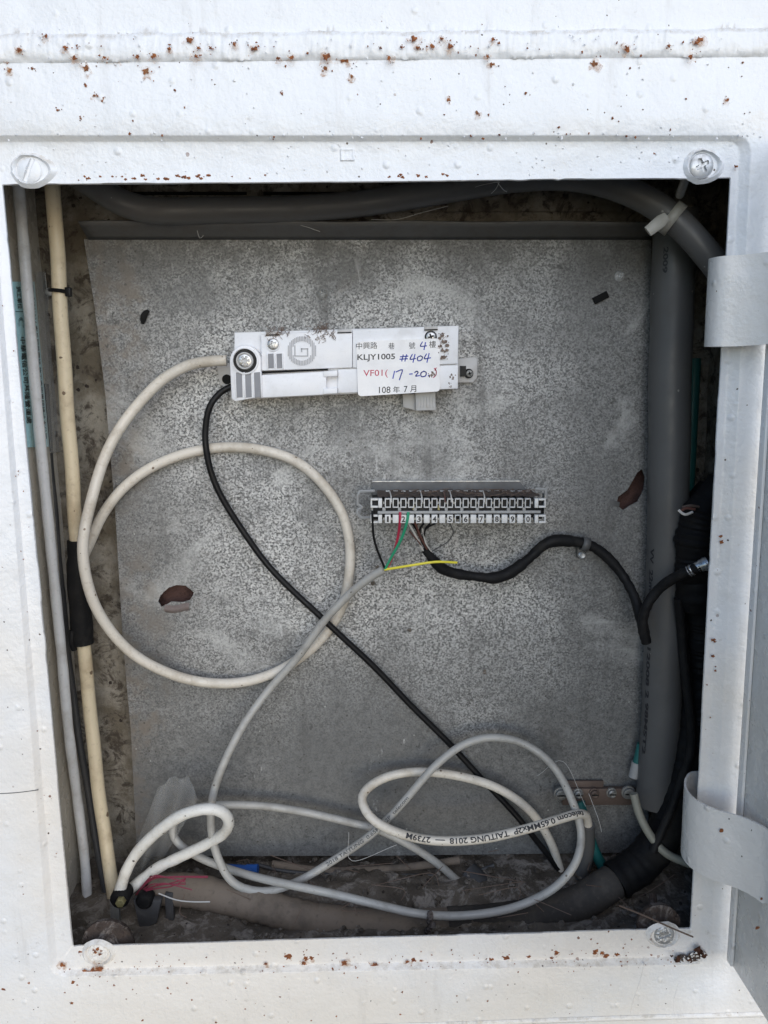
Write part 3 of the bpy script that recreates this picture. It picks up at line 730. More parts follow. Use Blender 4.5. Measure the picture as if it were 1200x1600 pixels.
# small cover screw with collar and its two slots
W2 = .0252; cu, cv = q(258, 128, W2); r2 = 28/2.6667*pxs(fr.o)*.94
m = MB(); m.lathe(fr, cu, cv, [(r2*1.05, W2-.001), (r2*1.04, W2+.0008), (r2*.9, W2+.001), (r2*.82, W2+.0002)], 28); m.build('screw_collar', 'abs_white', tbox)
screw_uvw(tbox, cu, cv, W2+.0002, r2*.8, 'steel', 'cross')
for a in (237, 272): m = MB(); plate_px(m, [(a, 168), (a+2, 228), (a+24, 227), (a+22, 166)], W2-.001, W2+.0003); m.build('cover_slot', 'abs_grey', tbox)
for a in (231, 262, 294): m = MB(); plate_px(m, [(a, 164), (a+2, 230), (a+6, 230), (a+5, 164)], W2-.001, W2+.0012); m.build('cover_rib', 'abs_white', tbox, bevel=.0002)
# raised striped roundel with a squared spiral
m = MB(); lg = []
for i in range(18):
    x = -60+120*(i+.5)/18; oy = sqrt(max(0, 61**2-x*x)); iy = sqrt(max(0, 41**2-x*x)) if abs(x) < 41 else 0
    segs = [(-oy, -iy), (iy, oy)] if iy else [(-oy, oy)]
    for s0, s1 in segs:
        if abs(s1-s0) < 4: continue
        plate_px(m, [(378+x-1.9, 155+s0), (378+x-1.9, 155+s1), (378+x+1.9, 155+s1), (378+x+1.9, 155+s0)], W2-.0005, W2+.0006)
m.build('roundel', 'abs_mid', tbox, kind='stuff')
m = MB()
for a, b, c_, d in ((346, 132, 351, 176), (346, 174, 404, 179), (399, 146, 404, 175), (374, 144, 404, 149), (374, 144, 379, 160)): plate_px(m, [(a, b), (a, d), (c_, d), (c_, b)], W2-.0005, W2+.0004)
m.build('roundel_spiral', 'abs_mid', tbox)
# seams and notches along the top edge
m = MB()
plate_px(m, [(206, 241), (206, 250), (486, 236), (486, 230)], .0205, .0236)
m.build('seam_gap', 'void', tbox)
for a, b, c_ in ((228, 283, 76), (526, 585, 66), (888, 944, 54)): m = MB(); plate_px(m, [(a, c_), (a, c_+13), (b, c_+11), (b, c_-2)], .018, .0256); m.build('notch_clip', 'abs_ear', tbox, bevel=.0003)
for a, b, c_ in ((228, 283, 88), (526, 585, 78), (888, 944, 66)): m = MB(); plate_px(m, [(a, c_), (a, c_+4), (b, c_+2), (b, c_-2)], .018, .0259); m.build('notch_gap', 'void', tbox)
cu, cv = q(915, 97, .0245); r3 = 25/2.6667*pxs(fr.o)*.94
m = MB(); m.lathe(fr, cu, cv, [(r3*1.05, .0235), (r3*1.04, .0249), (r3*.85, .0250)], 24); m.build('screw_collar', 'black_plastic', tbox)
screw_uvw(tbox, cu, cv, .0246, r3*.8, 'steel', 'cross')
# mounting ears
def ear(pts, slot, sc_=None):
    m = MB(); plate_px(m, pts, .0004, .004); e = m.build('mounting_ear', 'abs_ear', tbox, bevel=.0006)
    cu, cv = q(*slot, .004); m = MB(); r = 20/2.6667*pxs(fr.o)
    m.lathe(fr, cu, cv, [(r*1.15, .003), (r*1.13, .0046), (r*.9, .0048), (r*.85, .0041), (r*.3, .0041)], 24); m.build('slot_rim', 'abs_ear', e)
    m = MB(); m.lathe(fr, cu, cv, [(r*1.02, .0041), (r*1.0, .0050), (r*.5, .0050)], 24); m.build('slot_hole', 'void', e)
    return e, cu, cv, r
ear([(20, 208), (36, 298), (70, 308), (104, 304), (104, 204)], (66, 274))
e, cu, cv, r = ear([(1026, 188), (1026, 288), (1092, 288), (1108, 268), (1112, 190), (1100, 180)], (1072, 250))
screw_uvw(e, cu+.0006, cv, .0048, r*.72, 'steel_dull', 'cross')
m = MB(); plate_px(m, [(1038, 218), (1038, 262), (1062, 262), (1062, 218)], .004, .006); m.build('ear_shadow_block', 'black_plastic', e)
# ribbed plug under the box
m = MB(); plate_px(m, [(797, 335), (800, 390), (852, 404), (852, 335)], .004, .010); m.build('plug_side', 'abs_ear', tbox, bevel=.0004)
m = MB(); plate_px(m, [(850, 330), (854, 405), (936, 402), (934, 326)], .004, .016); pl = m.build('plug', 'abs_ear', tbox, bevel=.0005)
for i in range(6): m = MB(); plate_px(m, [(858+13*i, 345), (859+13*i, 392), (864+13*i, 392), (863+13*i, 345)], .0155, .0168); m.build('plug_rib', 'abs_ear', pl, bevel=.0002)
# paper label: rounded sheet with print and pen writing
WL = .0258
def rr_poly(c4, r, n_=5):
    out = []
    for i in range(4):
        p0, p1, p2 = (Vector((*c4[(i+k) % 4], 0)) for k in (-1, 0, 1))
        a = p1+(p0-p1).normalized()*r; b = p1+(p2-p1).normalized()*r
        for k in range(n_+1):
            t = k/n_; v = a*(1-t)**2+p1*2*t*(1-t)+b*t*t; out.append((v.x, v.y))
    return out
m = MB(); m.prism(fr, [q(u, v, WL) for u, v in rr_poly([(604, 116), (612, 345), (953, 324), (951, 103)], 16)], .0246, WL)
lab = m.build('paper_label', 'paper', tbox)
def lf(u, v): a, b = q(u, v, WL+.0001); return fr.at(a, b, WL+.00012)
def skew(v): return v
def line(body, x0, x1, yb, yt, mb, sl=-.034): text_on(mb, body, lambda a, b: lf(a, b+sl*(a-x0)), x0, x1, yb, yt)
kb = MB(); BOLD[0] = 0
line('中興路', 604, 692, 149, 121, kb); line('巷', 738, 764, 148, 122, kb); line('號', 824, 850, 147, 120, kb); line('樓', 908, 936, 143, 114, kb)
BOLD[0] = .014; line('KLJY1005', 609, 766, 201, 170, kb, -.025); BOLD[0] = .004; line('108', 699, 747, 332, 305, kb); line('年', 758, 786, 331, 303, kb); line('7', 803, 818, 328, 302, kb); line('月', 829, 854, 328, 300, kb)
kb.build('printed_text', 'ink_black', lab)
rb = MB(); line('VF01(', 634, 736, 269, 235, rb, -.02)
rb.build('red_text', 'ink_red', lab); rb = MB()
ribbon(rb, [(930, 228), (938, 240), (936, 256), (926, 266)], 4, lf); ribbon(rb, [(938, 226), (932, 236)], 4, lf); rb.build('red_writing', 'ink_red', lab)
hb = MB()
for st in ([(880, 118), (872, 136), (898, 134)], [(893, 120), (887, 150)],                      # 4
           [(800, 172), (794, 198)], [(814, 171), (807, 198)], [(788, 180), (820, 177)], [(786, 190), (818, 188)],   # #
           [(838, 170), (829, 190), (852, 187)], [(849, 170), (841, 203)],                        # 4
           [(872, 176), (860, 183), (862, 196), (876, 193), (880, 181), (872, 176)],             # 0
           [(897, 168), (888, 188), (914, 184)], [(908, 166), (899, 203)],                        # 4
           [(764, 240), (757, 270)], [(770, 243), (796, 234), (790, 258), (784, 276)],            # 17
           [(826, 252), (838, 251)],                                                               # -
           [(848, 246), (856, 240), (862, 246), (852, 260), (868, 258)],                          # 2
           [(886, 240), (874, 248), (876, 262), (892, 260), (896, 246), (886, 240)], [(904, 258), (906, 260)]):
    ribbon(hb, st, 4.6, lf)
hb.build('pen_writing', 'ink_blue', lab)
# insect dirt and lint on the box
m = MB(); rg = random.Random(33)
for i in range(120):
    if i < 80:
        k = rg.choice([(235, 82), (275, 74), (300, 70), (455, 58), (462, 60), (280, 80)]); u, v = k[0]+rg.gauss(0, 14), k[1]+rg.gauss(0, 7)
    else: u, v = rg.uniform(390, 520), rg.uniform(62, 110)
    c0 = q(u, v, .0255); d = [rg.uniform(-.0025, .0025) for _ in range(6)]
    p0 = fr.at(*c0, .0256); m.tube(spline([p0, p0+fr.u*d[0]+fr.v*d[1]-Vector((0, abs(d[2])*.5, 0)), p0+fr.u*d[3]+fr.v*d[4]], .001), .00013, 4)
m.build('lint', 'hair', tbox, kind='stuff')
m = MB()
for i in range(120):
    if i < 70: u, v = rg.gauss(966, 13), rg.uniform(80, 192)
    elif i < 95: u, v = rg.gauss(1000, 10), rg.uniform(252, 306)
    else: u, v = rg.gauss(920, 14), rg.gauss(255, 8)
    w_ = .0259 if v < 210 or u < 950 else .0239
    a, b = q(u, v, w_); rr_ = rg.choice([.0002, .0003, .0004, .0006, .0009]); m.blob(fr.at(a, b, w_-.0002), rr_, i, 7, (rg.uniform(.6, 1.3), .25, 1), .45)
m.build('brown_dirt', 'dust_brown', tbox, kind='stuff')

# ================================================================== INSULATION-DISPLACEMENT TERMINAL BLOCK
fk = Frame((580, 815), (850, 814), .058); W0 = -(PY-.058)
blk = thing('terminal_block', P(715, 800, PY), 'grey ten pair punch down terminal block with numbered white tiles', 'terminal block')
def kq(px, py, w_=0): return fk.uv(px, py, w_)
def kbox(mb, x0, x1, y0, y1, w0, w1):
    a = kq(x0, y1, w1); b = kq(x1, y0, w1); mb.box(fk, a[0], b[0], a[1], b[1], w0, w1)
m = MB(); kbox(m, 582, 848, 784, 812, W0, -.003); m.build('block_body', 'black_plastic', blk, bevel=.0004)
m = MB(); kbox(m, 590, 845, 798, 803, -.004, -.0008); m.build('centre_bar', 'block_grey', blk, bevel=.0003)
m = MB(); kbox(m, 588, 846, 780, 792, -.006, -.0024); m.build('upper_rail', 'black_plastic', blk)
# sheet-metal shroud behind the block
ms = MB(); a, b = fk.uv(582, 752, W0+.004), fk.uv(812, 752, W0+.004); c0, d0 = fk.uv(582, 775, W0+.004), fk.uv(830, 775, W0+.004)
ms.prism(fk, [(c0[0], c0[1]-.006), (d0[0], d0[1]-.006), d0, b, a], W0+.003, W0+.0042); ms.build('shroud_plate', 'galv_flange', blk, bevel=.0002)
m = MB(); m.box(fk, a[0], b[0], a[1]-.0004, a[1]+.0003, W0+.0004, W0+.0046); m.build('shroud_edge', 'zinc', blk)
ms = MB(); m2 = kq(590, 779, -.003); m3 = kq(846, 779, -.003)
ms.grid(60, 10, lambda u, v: fk.at(m2[0]+(m3[0]-m2[0])*u, m2[1]+.0006+.0012*random.random(), -.003+(W0+.006+.003)*v))
ms.build('settled_dust', 'dust_dark', blk, kind='stuff', angle=80)
m = MB(); rg = random.Random(8)
for i in range(90):
    u = rg.random()*.9+.1; p = fk.at(m2[0]+(m3[0]-m2[0])*u, m2[1]+.0016, rg.uniform(-.03, -.003))
    m.tube([p, p+Vector((rg.gauss(0, .002), rg.gauss(0, .002), rg.uniform(0, .0022))), p+Vector((rg.gauss(0, .004), rg.gauss(0, .003), rg.uniform(-.0005, .0018)))], .00014, 4)
m.build('lint', 'hair', blk, kind='stuff')
# upper row: open white frames (first and last are end pieces)
PIT = 12.17
def open_frame(x, y0=779, y1=793.5, hw=4.6, t=1.55, w0=-.004, w1=0.):
    m = MB(); kbox(m, x-hw, x-hw+t, y0, y1, w0, w1); kbox(m, x+hw-t, x+hw, y0, y1, w0, w1)
    kbox(m, x-hw+t-.01, x+hw-t+.01, y0, y0+t, w0, w1-.00006); kbox(m, x-hw+t-.01, x+hw-t+.01, y1-t, y1, w0, w1-.00006)
    return m
for i in range(19):
    open_frame(606+PIT*i).build('contact_frame', 'tile_white', blk, bevel=.0001, bseg=1)
for i in range(19):
    x = 606+PIT*i; m = MB()
    if i == 9: m = open_frame(x, 804.5, 817.5)
    else: kbox(m, x-4.6, x+4.6, 804.5, 817.5, -.006, 0)
    t_ = m.build('number_tile' if i % 2 == 0 else 'blank_tile', 'tile_white', blk, bevel=.00025)
    if i % 2 == 0:
        d = '1234567890'[i//2]; m = MB(); BOLD[0] = .03
        text_on(m, d, lambda a, b: fk.at(*kq(a, b, .0001), .0001), x-(2.9 if d != '1' else 1.6), x+(2.9 if d != '1' else 1.6), 815.7, 806.6)
        m.build('numeral', 'ink_black', t_)
for i in range(20):
    x = 600+PIT*i; m = MB(); kbox(m, x-1.3, x+1.3, 784, 787.5, -.006, -.0011); kbox(m, x-1.3, x+1.3, 809, 812.5, -.006, -.0011); m.build('link_bar', 'steel_dull', blk)
for i in range(10):
    m = MB(); x = 600+2*PIT*i; kbox(m, x-2.5, x+2.5, 793, 798.5, -.006, -.001); m.build('guide_post', 'block_grey', blk, bevel=.0002)
for x, s_ in ((594, -1), (838.5, 1)):
    for y0, y1 in ((779, 793.5), (804.5, 817.5)):
        m = MB(); kbox(m, x-3, x+3, y0, y1, -.006, 0); m.build('end_tile', 'tile_white', blk, bevel=.0002)
        m = MB(); xa, xb = (579, 590.5) if s_ < 0 else (842, 853)
        kbox(m, xa, xb, y0, y0+3.0, -.004, -.0002); kbox(m, xa, xb, y1-3.0, y1, -.004, -.0002)
        xo = xa if s_ < 0 else xb-2.4; kbox(m, xo, xo+2.4, y0+2.9, y1-2.9, -.004, -.0004)
        m.build('end_clip', 'tile_white', blk, bevel=.00015, bseg=1)
m = MB(); kbox(m, 580, 583, 793, 806, -.01, -.003); kbox(m, 850, 852.5, 772, 806, -.01, -.003); m.build('end_cheek', 'steel_dull', blk)
# wire bracket loops at the two ends, on the sheet
def loopwire(pts, y):
    c = [P(a, b, y) for a, b in pts]; m = MB()
    for p_, q_ in zip(c, c[1:]): m.tube([p_, q_], .0011, 6)
    for p_ in c: m.blob(p_, .00112, 1, 6, (1, 1, 1), 0)
    m.build('bracket_loop', 'block_grey', blk)
loopwire([(584, 767), (562, 768), (559, 775), (559, 788), (566, 793), (559, 797), (559, 803), (564, 809), (584, 809)], .085)
loopwire([(838, 764), (853, 765), (853, 778)], .075)
# little jumper hairs at the upper row
for i, (x, mt) in enumerate(((610, 'wire_white'), (658, 'wire_white'), (704, 'wire_white'), (694, 'wire_brown'), (756, 'wire_white'))):
    m = MB(); p = [P(x-1, 768, .075), P(x+1, 776, .06), P(x+1.5, 785, .0575)]; m.tube(spline(p, .002), .0005, 6); m.build('jumper_wire', mt, blk)
for i in range(19):
    x = 606+PIT*i; m = MB(); kbox(m, x-3.4, x+3.4, 766.5, 768.3, -.0300, -.0285); kbox(m, x-.8, x+.8, 768.2, 773, -.0299, -.0286); m.build('contact_pin', 'zinc', blk)
m = MB(); kbox(m, 645, 648, 790, 797, -.004, -.0015); kbox(m, 684, 687, 790, 797, -.004, -.0015); m.build('spare_contact', 'brass_old', blk)

# ================================================================== CABLES
def whole(name, pts, rpx, mat, label, cat, y=None, **k):
    o, c, r = cable(name, pts, rpx, mat, y=y, **k); mark(o, label, cat); return o, c, r
# fibre drop loop
whole('fibre_cable', [(354, 563, .080), (325, 565, .080), (290, 573, .082), (245, 600, .083), (197, 655, .080), (162, 720, .074), (139, 795, .066), (130, 860, .062), (140, 925, .064), (165, 975, .070), (207, 1021, .078), (260, 1050, .086), (320, 1066, .091), (380, 1066, .094), (440, 1046, .095), (495, 1005, .0955), (535, 946, .0955), (547, 880, .0955), (538, 812, .0955), (510, 762, .0955), (465, 723, .0955), (410, 704, .0955), (350, 699, .0955), (290, 708, .095), (235, 731, .094), (190, 766, .092), (160, 805, .090), (143, 842, .089), (131, 868, .086)],
      7.8, 'cable_cream', 'thick cream cable curling in a big circle below the white terminal box', 'cable')
whole('drop_cable', [(366, 602, .090), (345, 613, .089), (328, 635, .087), (321, 668, .088), (322, 705, .088), (335, 752, .090), (364, 806, .092), (410, 872, .093), (460, 926, .091), (516, 978, .0885), (570, 1027, .091), (632, 1092, .093), (700, 1160, .093), (762, 1226, .090), (815, 1285, .088), (850, 1328, .088), (872, 1358, .088)], 4.8, 'black_plastic',
      'thin black cable running diagonally from the terminal box to the bottom corner', 'cable')
# grey telephone cable with its stripped wires
BOLD[0] = .022
tel = thing('telephone_cable', P(600, 890, .075), 'light grey telephone cable with four stripped coloured wires, coiled at the bottom', 'cable')
o, c, r = cable('jacket', [(600, 890, .070), (580, 901, .074), (548, 926, .079), (510, 967, .0815), (468, 1023, .084), (420, 1078, .085), (376, 1140, .075), (345, 1205, .068), (330, 1265, .062), (335, 1325, .058), (363, 1377, .056), (410, 1393, .058), (460, 1380, .062), (520, 1345, .066), (580, 1303, .068), (632, 1252, .070), (682, 1195, .074), (724, 1163, .080), (770, 1152, .082), (820, 1163, .080), (864, 1198, .074), (894, 1250, .066), (908, 1300, .060), (900, 1345, .050), (870, 1384, .046), (828, 1409, .042), (780, 1424, .039), (715, 1431, .038), (655, 1427, .039), (595, 1415, .042), (520, 1397, .047), (443, 1380, .054), (370, 1362, .072), (317, 1343, .074), (284, 1323, .076), (270, 1300, .078), (282, 1275, .080), (320, 1259, .082), (400, 1259, .084), (470, 1268, .084), (540, 1283, .083), (588, 1295, .082), (628, 1314, .080), (680, 1347, .082), (718, 1378, .084), (744, 1399, .084)], 6.3, 'cable_grey', tel)
tm = MB(); Lc = [0.]
for a, b in zip(c, c[1:]): Lc.append(Lc[-1]+(b-a).length)
def frac(c, px, py):
    """fraction of the length nearest to a pixel"""
    best = min(range(len(c)), key=lambda i: ((ray(px, py).normalized().cross(c[i]-CAM)).length))
    L = [0.]
    for a, b in zip(c, c[1:]): L.append(L[-1]+(b-a).length)
    return L[best]/L[-1]
f0, f1 = frac(c, 636, 1247), frac(c, 508, 1352)
text_tube(tm, '2018 TAITUNG  0.65MMx2P  telecom', c, r, f1, f0, .0026); tm.build('printed_text', 'ink_grey', tel)
for nm, pts, rp, mt in (('wire', [(602, 889, .070), (592, 866, .066), (584, 840, .062), (582, 810, .058), (582, 798, .0585)], 1.9, 'black_plastic'),
                        ('wire', [(604, 889, .070), (614, 868, .068), (622, 838, .064), (625, 812, .0585), (625, 800, .0585)], 2.1, 'wire_red'),
                        ('wire', [(602, 889, .0695), (614, 866, .066), (628, 840, .062), (636, 815, .058), (638, 800, .0585)], 2.3, 'wire_green'),
                        ('wire', [(601, 890, .0695), (620, 887, .067), (645, 883, .065), (680, 878, .066), (714, 879, .070)], 2.0, 'wire_yellow')):
    o, _, _ = cable(nm, pts, rp, mt, tel, n_=8); o['label'] = {'black_plastic': 'black wire', 'wire_red': 'red wire', 'wire_green': 'green wire', 'wire_yellow': 'loose yellow wire'}[mt]
# printed grey cable in a flat loop
loopc = thing('printed_cable', P(745, 1300, .05), 'grey cable in a flat oval loop with black print on its near side', 'cable')
o, c, r = cable('jacket', [(876, 1362, .090), (862, 1320, .088), (838, 1278, .086), (806, 1248, .084), (760, 1224, .084), (700, 1210, .086), (640, 1207, .086), (597, 1217, .082), (570, 1237, .074), (568, 1258, .066), (586, 1283, .058), (626, 1303, .053), (682, 1314, .050), (750, 1311, .049), (825, 1294, .051), (880, 1278, .056), (906, 1272, .062), (917, 1282, .070), (918, 1330, .078), (912, 1375, .082)], 7.2, 'cable_cream', loopc)
# rises in the loop give the near run its larger look
tm = MB(); f0, f1 = frac(c, 905, 1272), frac(c, 632, 1306)
c2 = c[::-1]; g0, g1 = 1-f0, 1-f1
text_tube(tm, 'telecom 0.65MMx2P  TAITUNG 2018  —  2739M', c2, r, g0, g1, .0040); tm.build('printed_text', 'ink_black', loopc)
cable('stub_conduit', [(917, 1288, .072), (916, 1330, .078), (906, 1378, .084)], 12, 'pvc_grey', loopc)
# thick white loop in the lower corner
whole('white_cable', [(186, 1396, .050), (197, 1362, .050), (214, 1332, .049), (242, 1302, .046), (280, 1276, .043), (318, 1265, .042), (345, 1268, .044), (357, 1283, .048), (350, 1301, .054), (325, 1317, .060), (285, 1337, .064), (245, 1357, .064), (205, 1388, .062)], 9.0, 'cable_white',
      'cracked thick white cable bent back in a short loop in the lower corner', 'cable', wob=.12)
whole('cream_conduit', [(81, 280, .078), (90, 400, .078), (98, 540, .079), (106, 650, .080), (114, 760, .081), (121, 860, .082), (130, 1000, .083), (140, 1100, .083), (150, 1200, .080), (163, 1300, .075), (178, 1400, .066)], 10.6, 'conduit_cream', 'cream yellow round conduit running the full height by the side wall', 'conduit', n_=16)
c = spline([Xp(px, py, LX+.0085) for px, py in ((28, 280), (36, 370), (44, 470), (53, 580), (63, 690), (73, 790), (84, 900), (96, 1020), (107, 1140))]+[P(121, 1250, .085), P(133, 1350, .080), P(139, 1460, .072)])
m = MB(); r_ = 8.4*pxs(c[30]); m.tube(c, [r_*(1+.05*sin(i*.7)*sin(i*.23)) for i in range(len(c))], 12)
mark(m.build('white_strip_cable', 'conduit_white'), 'pale flat white cable on the side wall partly covering the blue label', 'cable')
whole('dark_side_cable', [(70, 600, .108), (78, 720, .108), (92, 880, .107), (108, 1040, .105), (128, 1180, .100), (148, 1300, .092), (166, 1400, .080), (176, 1440, .07)], 5.5, 'cable_dark', 'thin dark cable in the corner between white strip and cream conduit', 'cable')
# black splice sleeve over the conduit
m = MB(); c = path([(119, 844, .082), (121, 880, .082), (124, 930, .082), (128, 985, .083), (130, 1006, .083)]); k = len(c)
m.tube(c, [(.0062 if i < k*.2 else .0075+.0003*sin(i)) for i in range(k)], 14)
sp = m.build('splice_sleeve', 'black_tape', None); mark(sp, 'black heat shrink splice sleeve round the cream conduit', 'cable splice')
m = MB(); m.tube(path([(113, 985, .078), (112, 1000, .078), (116, 1015, .080)]), .0022, 8); m.build('sleeve_tail', 'black_tape', sp)
# black zip tie high on the conduit
zt = MB(); p0 = P(92, 455, .078); pts = []
for i in range(25):
    a = 2*pi*i/24; pts.append(p0+Vector((cos(a)*.0056, sin(a)*.0056, -.0006*cos(a))))
zt.tube(pts, .0013, 6); zt = zt.build('cable_tie', 'black_plastic'); mark(zt, 'black cable tie strapped round the cream conduit', 'cable tie')
m = MB(); m.blob(P(77, 456, .076), .0028, 3, 10, (1, .5, 1), .05); m.build('tie_anchor', 'steel_dull', zt)
m = MB(); fr = Frame((107, 456), (117, 456), .076); m.box(fr, -.0018, .0018, -.003, .0028, -.002, .0018); m.build('tie_head', 'black_plastic', zt, bevel=.0004)
# blue notice in its clear sleeve on the side wall
fb = Frame((40, 440), (41, 440), .103)
noti = thing('wall_notice', P(55, 570, .105), 'narrow pale blue printed notice in a clear sleeve on the side wall', 'notice')
def quadpx(mb, c4, y, th):
    vs = [P(a, b, y) for a, b in c4]; v2 = [v+Vector((0, th, 0)) for v in vs]
    mb.add(vs+v2, [(0, 1, 2, 3), (7, 6, 5, 4)]+[(i, 4+i, 4+(i+1) % 4, (i+1) % 4) for i in range(4)])
def quadx(mb, c4, x, th):
    vs = [Xp(a, b, x) for a, b in c4]; v2 = [v-Vector((th, 0, 0)) for v in vs]
    mb.add(vs+v2, [(0, 1, 2, 3), (7, 6, 5, 4)]+[(i, 4+i, 4+(i+1) % 4, (i+1) % 4) for i in range(4)])
m = MB(); quadx(m, [(20, 440), (54, 440), (77, 698), (40, 699)], LX+.0012, .0004); m.build('blue_sheet', 'label_blue', noti)
m = MB(); quadx(m, [(51, 440), (54.2, 440), (77.2, 698), (74, 698)], LX+.0014, .0003); m.build('pale_border', 'label_edge', noti)
def nf(a, b):                                                    # a: 0..1 down the sheet, b: 0 (front) .. 1 (rear)
    y = 440+258*a; x0 = 20+20*a; x1 = 54+23*a; return Xp(x0+(x1-x0)*b, y, LX+.0016)
BOLD[0] = .012
for tx, a0_, a1_, b0_, b1_ in (('施工單位', .03, .165, .13, .34), ('中華電信公司基隆營運處', .335, .86, .13, .35), ('TEL 24201234 客戶服務電話 施工查詢專線請洽本公司', .02, .95, .80, .95)):
    m = MB(); text_on(m, tx, nf, a0_, a1_, b0_, b1_); m.build('printed_text', 'ink_black', noti)
m = MB(); ribbon(m, [(.18+.001, .02), (.182, .36)], .004, nf); m.build('ruled_line', 'ink_teal', noti)
m = MB()
for rr_ in (1., .72):
    ribbon(m, [(.255+.035*rr_*cos(t), .235+.12*rr_*sin(t)) for t in [i*.4 for i in range(2, 14)]], .006, nf)
m.build('emblem', 'ink_teal', noti)
m = MB(); quadx(m, [(56, 425), (72, 424), (104, 705), (80, 707)], LX+.0026, .0003); m.build('clear_sleeve', 'clear_sleeve', noti)
m = MB(); p_ = Xp(88, 678, LX+.0028); m.blob(p_, .0022, 4, 12, (.3, 1, 1), .05); m.build('sleeve_stud', 'steel_dull', noti)
for l_ in ([(70, 426), (86, 560), (103, 704)], [(78, 707), (103, 705)]):
    m = MB(); m.tube([Xp(a, b, LX+.0029) for a, b in l_], .0005, 6); m.build('sleeve_seam', 'clear_sleeve', noti)

# big grey pipes
whole('bent_pipe', [(105, 262, .070), (150, 292, .070), (195, 318, .072), (250, 329, .076), (340, 329, .082), (450, 326, .084), (560, 319, .083), (640, 307, .080), (720, 292, .074), (800, 280, .068), (880, 277, .062), (950, 288, .054), (1010, 312, .047), (1062, 350, .042), (1110, 403, .040), (1150, 460, .040)], 20, 'pvc_grey', 'bent grey pipe crossing under the top edge of the opening', 'pipe', n_=20)
pp = thing('straight_pipe', P(1020, 1250, .082), 'straight grey conduit standing upright in the hinge side corner, printed black', 'pipe')
o, c, r = cable('tube', [(1056, 330, .082), (1050, 480, .082), (1046, 640, .082), (1044, 800, .082), (1040, 950, .082), (1034, 1100, .082), (1024, 1255, .082)], 31, 'pvc_grey', pp, n_=28)
for tx, ya, yb, hh, vv in (('2009', 386, 426, .0034, -.0052), ('VV  22mm', 852, 930, .0036, -.0112), ('12008 2 98MST2', 1012, 1180, .0036, -.0116)):
    BOLD[0] = .035; tm = MB(); text_tube(tm, tx, c, r, frac(c, 1045, ya), frac(c, 1040, yb), hh, vv); tm.build('printed_text', 'ink_black', pp)
# nylon strap round the bent pipe
m = MB(); cc = P(1050, 341, .043); ax = (P(1062, 350, .042)-P(1010, 312, .047)).normalized(); e1 = ax.cross(Vector((0, 1, 0))).normalized(); e2 = ax.cross(e1); vs = []; fs = []
for i in range(33):
    a = 2*pi*i/32; 
    for wd in (-.003, .003): vs.append(cc+(e1*cos(a)+e2*sin(a))*.0098+ax*wd)
for i in range(32): fs.append((2*i, 2*i+1, 2*i+3, 2*i+2))
m.add(vs, fs); st = m.build('nylon_strap', 'zip_tie', solid=.0009); mark(st, 'beige nylon strap tied round the bent grey pipe', 'strap')
m = MB(); a, b = P(1042, 338, .030), P(1012, 362, .030); m.tube([a, a.lerp(b, .3), a.lerp(b, .6), b], [.0028, .0038, .0036, .0032], 8, flat=.4); m.build('strap_tail', 'zip_tie', st)
# black corrugated hose behind the hinge side, bending to the bottom
c = path([(1120, 770, .080), (1096, 800, .080), (1086, 850, .080), (1088, 930, .080), (1088, 1030, .080), (1086, 1120, .078), (1072, 1210, .074), (1044, 1290, .070), (1005, 1345, .066), (962, 1376, .060)], step=.0012)
r = 30*pxs(c[30]); m = MB(); m.tube(c, [r*(1+.016*sin(i*.9)*(1 if i > len(c)*.4 else .2)+.02*sin(i*.37+1)+.05*sin(i*.21)*(i < len(c)*.4)) for i in range(len(c))], 20)
o = m.build('corrugated_hose', 'sleeve_black'); mark(o, 'fat black taped hose in the dark corner behind the hinges', 'hose')
bun = thing('taped_bundle', P(1090, 880, .06), 'wrinkled black taped cable bundle half hidden behind the frame edge', 'cable')
c = path([(1132, 760, .062), (1108, 786, .060), (1094, 815, .060), (1086, 870, .060), (1090, 925, .062), (1098, 975, .066), (1100, 1060, .068), (1096, 1160, .068)], step=.0015)
r = 31*pxs(c[20]); m = MB(); rg = random.Random(12)
m.tube(c, [r*(.82+.18*min(1, i/14) if i < 60 else .72)*(1+.05*sin(i*.5)+.05*sin(i*.23+2)+rg.uniform(-.04, .04)) for i in range(len(c))], 18); m.build('tape_wrap', 'sleeve_black', bun, angle=25)
for pts, mt in (([(1062, 800, .048), (1072, 794, .046), (1086, 796, .046)], 'wire_brown'), ([(1060, 797, .046), (1070, 804, .044), (1082, 800, .045)], 'wire_white'), ([(1066, 793, .05), (1078, 790, .048), (1092, 792, .048)], 'copper_bar')):
    cable('strand', pts, 2.2, mt, bun, n_=6)
whole('thin_black_lead', [(1060, 935, .060), (1066, 1000, .064), (1074, 1080, .062), (1080, 1170, .060), (1062, 1225, .060), (1046, 1270, .058), (1020, 1330, .054)], 7, 'black_tape', 'thin black lead hanging in front of the corrugated hose', 'cable')
wp = thing('wrapped_pipe', P(560, 1446, .052), 'dust covered brown grey pipe lying along the cabinet floor, taped dark at one end', 'pipe')
cable('dusty_length', [(745, 1443, .052), (640, 1448, .052), (560, 1446, .052), (470, 1432, .054), (390, 1411, .058), (310, 1393, .064), (240, 1388, .07)], 25, 'dusty_pipe', wp, n_=20, wob=.11, step=.0025)
cable('taped_length', [(958, 1378, .058), (945, 1386, .056), (900, 1412, .054), (830, 1432, .053), (740, 1443, .052), (700, 1445, .052)], 26, 'dark_dusty', wp, n_=20, wob=.05, step=.0025)
m = MB()
for i in range(8): m.blob(P(672+random.uniform(-4, 4), 1428+i*4, .034), random.uniform(.0016, .003), i, 8)
m.build('pipe_strap', 'rust_lump', wp)
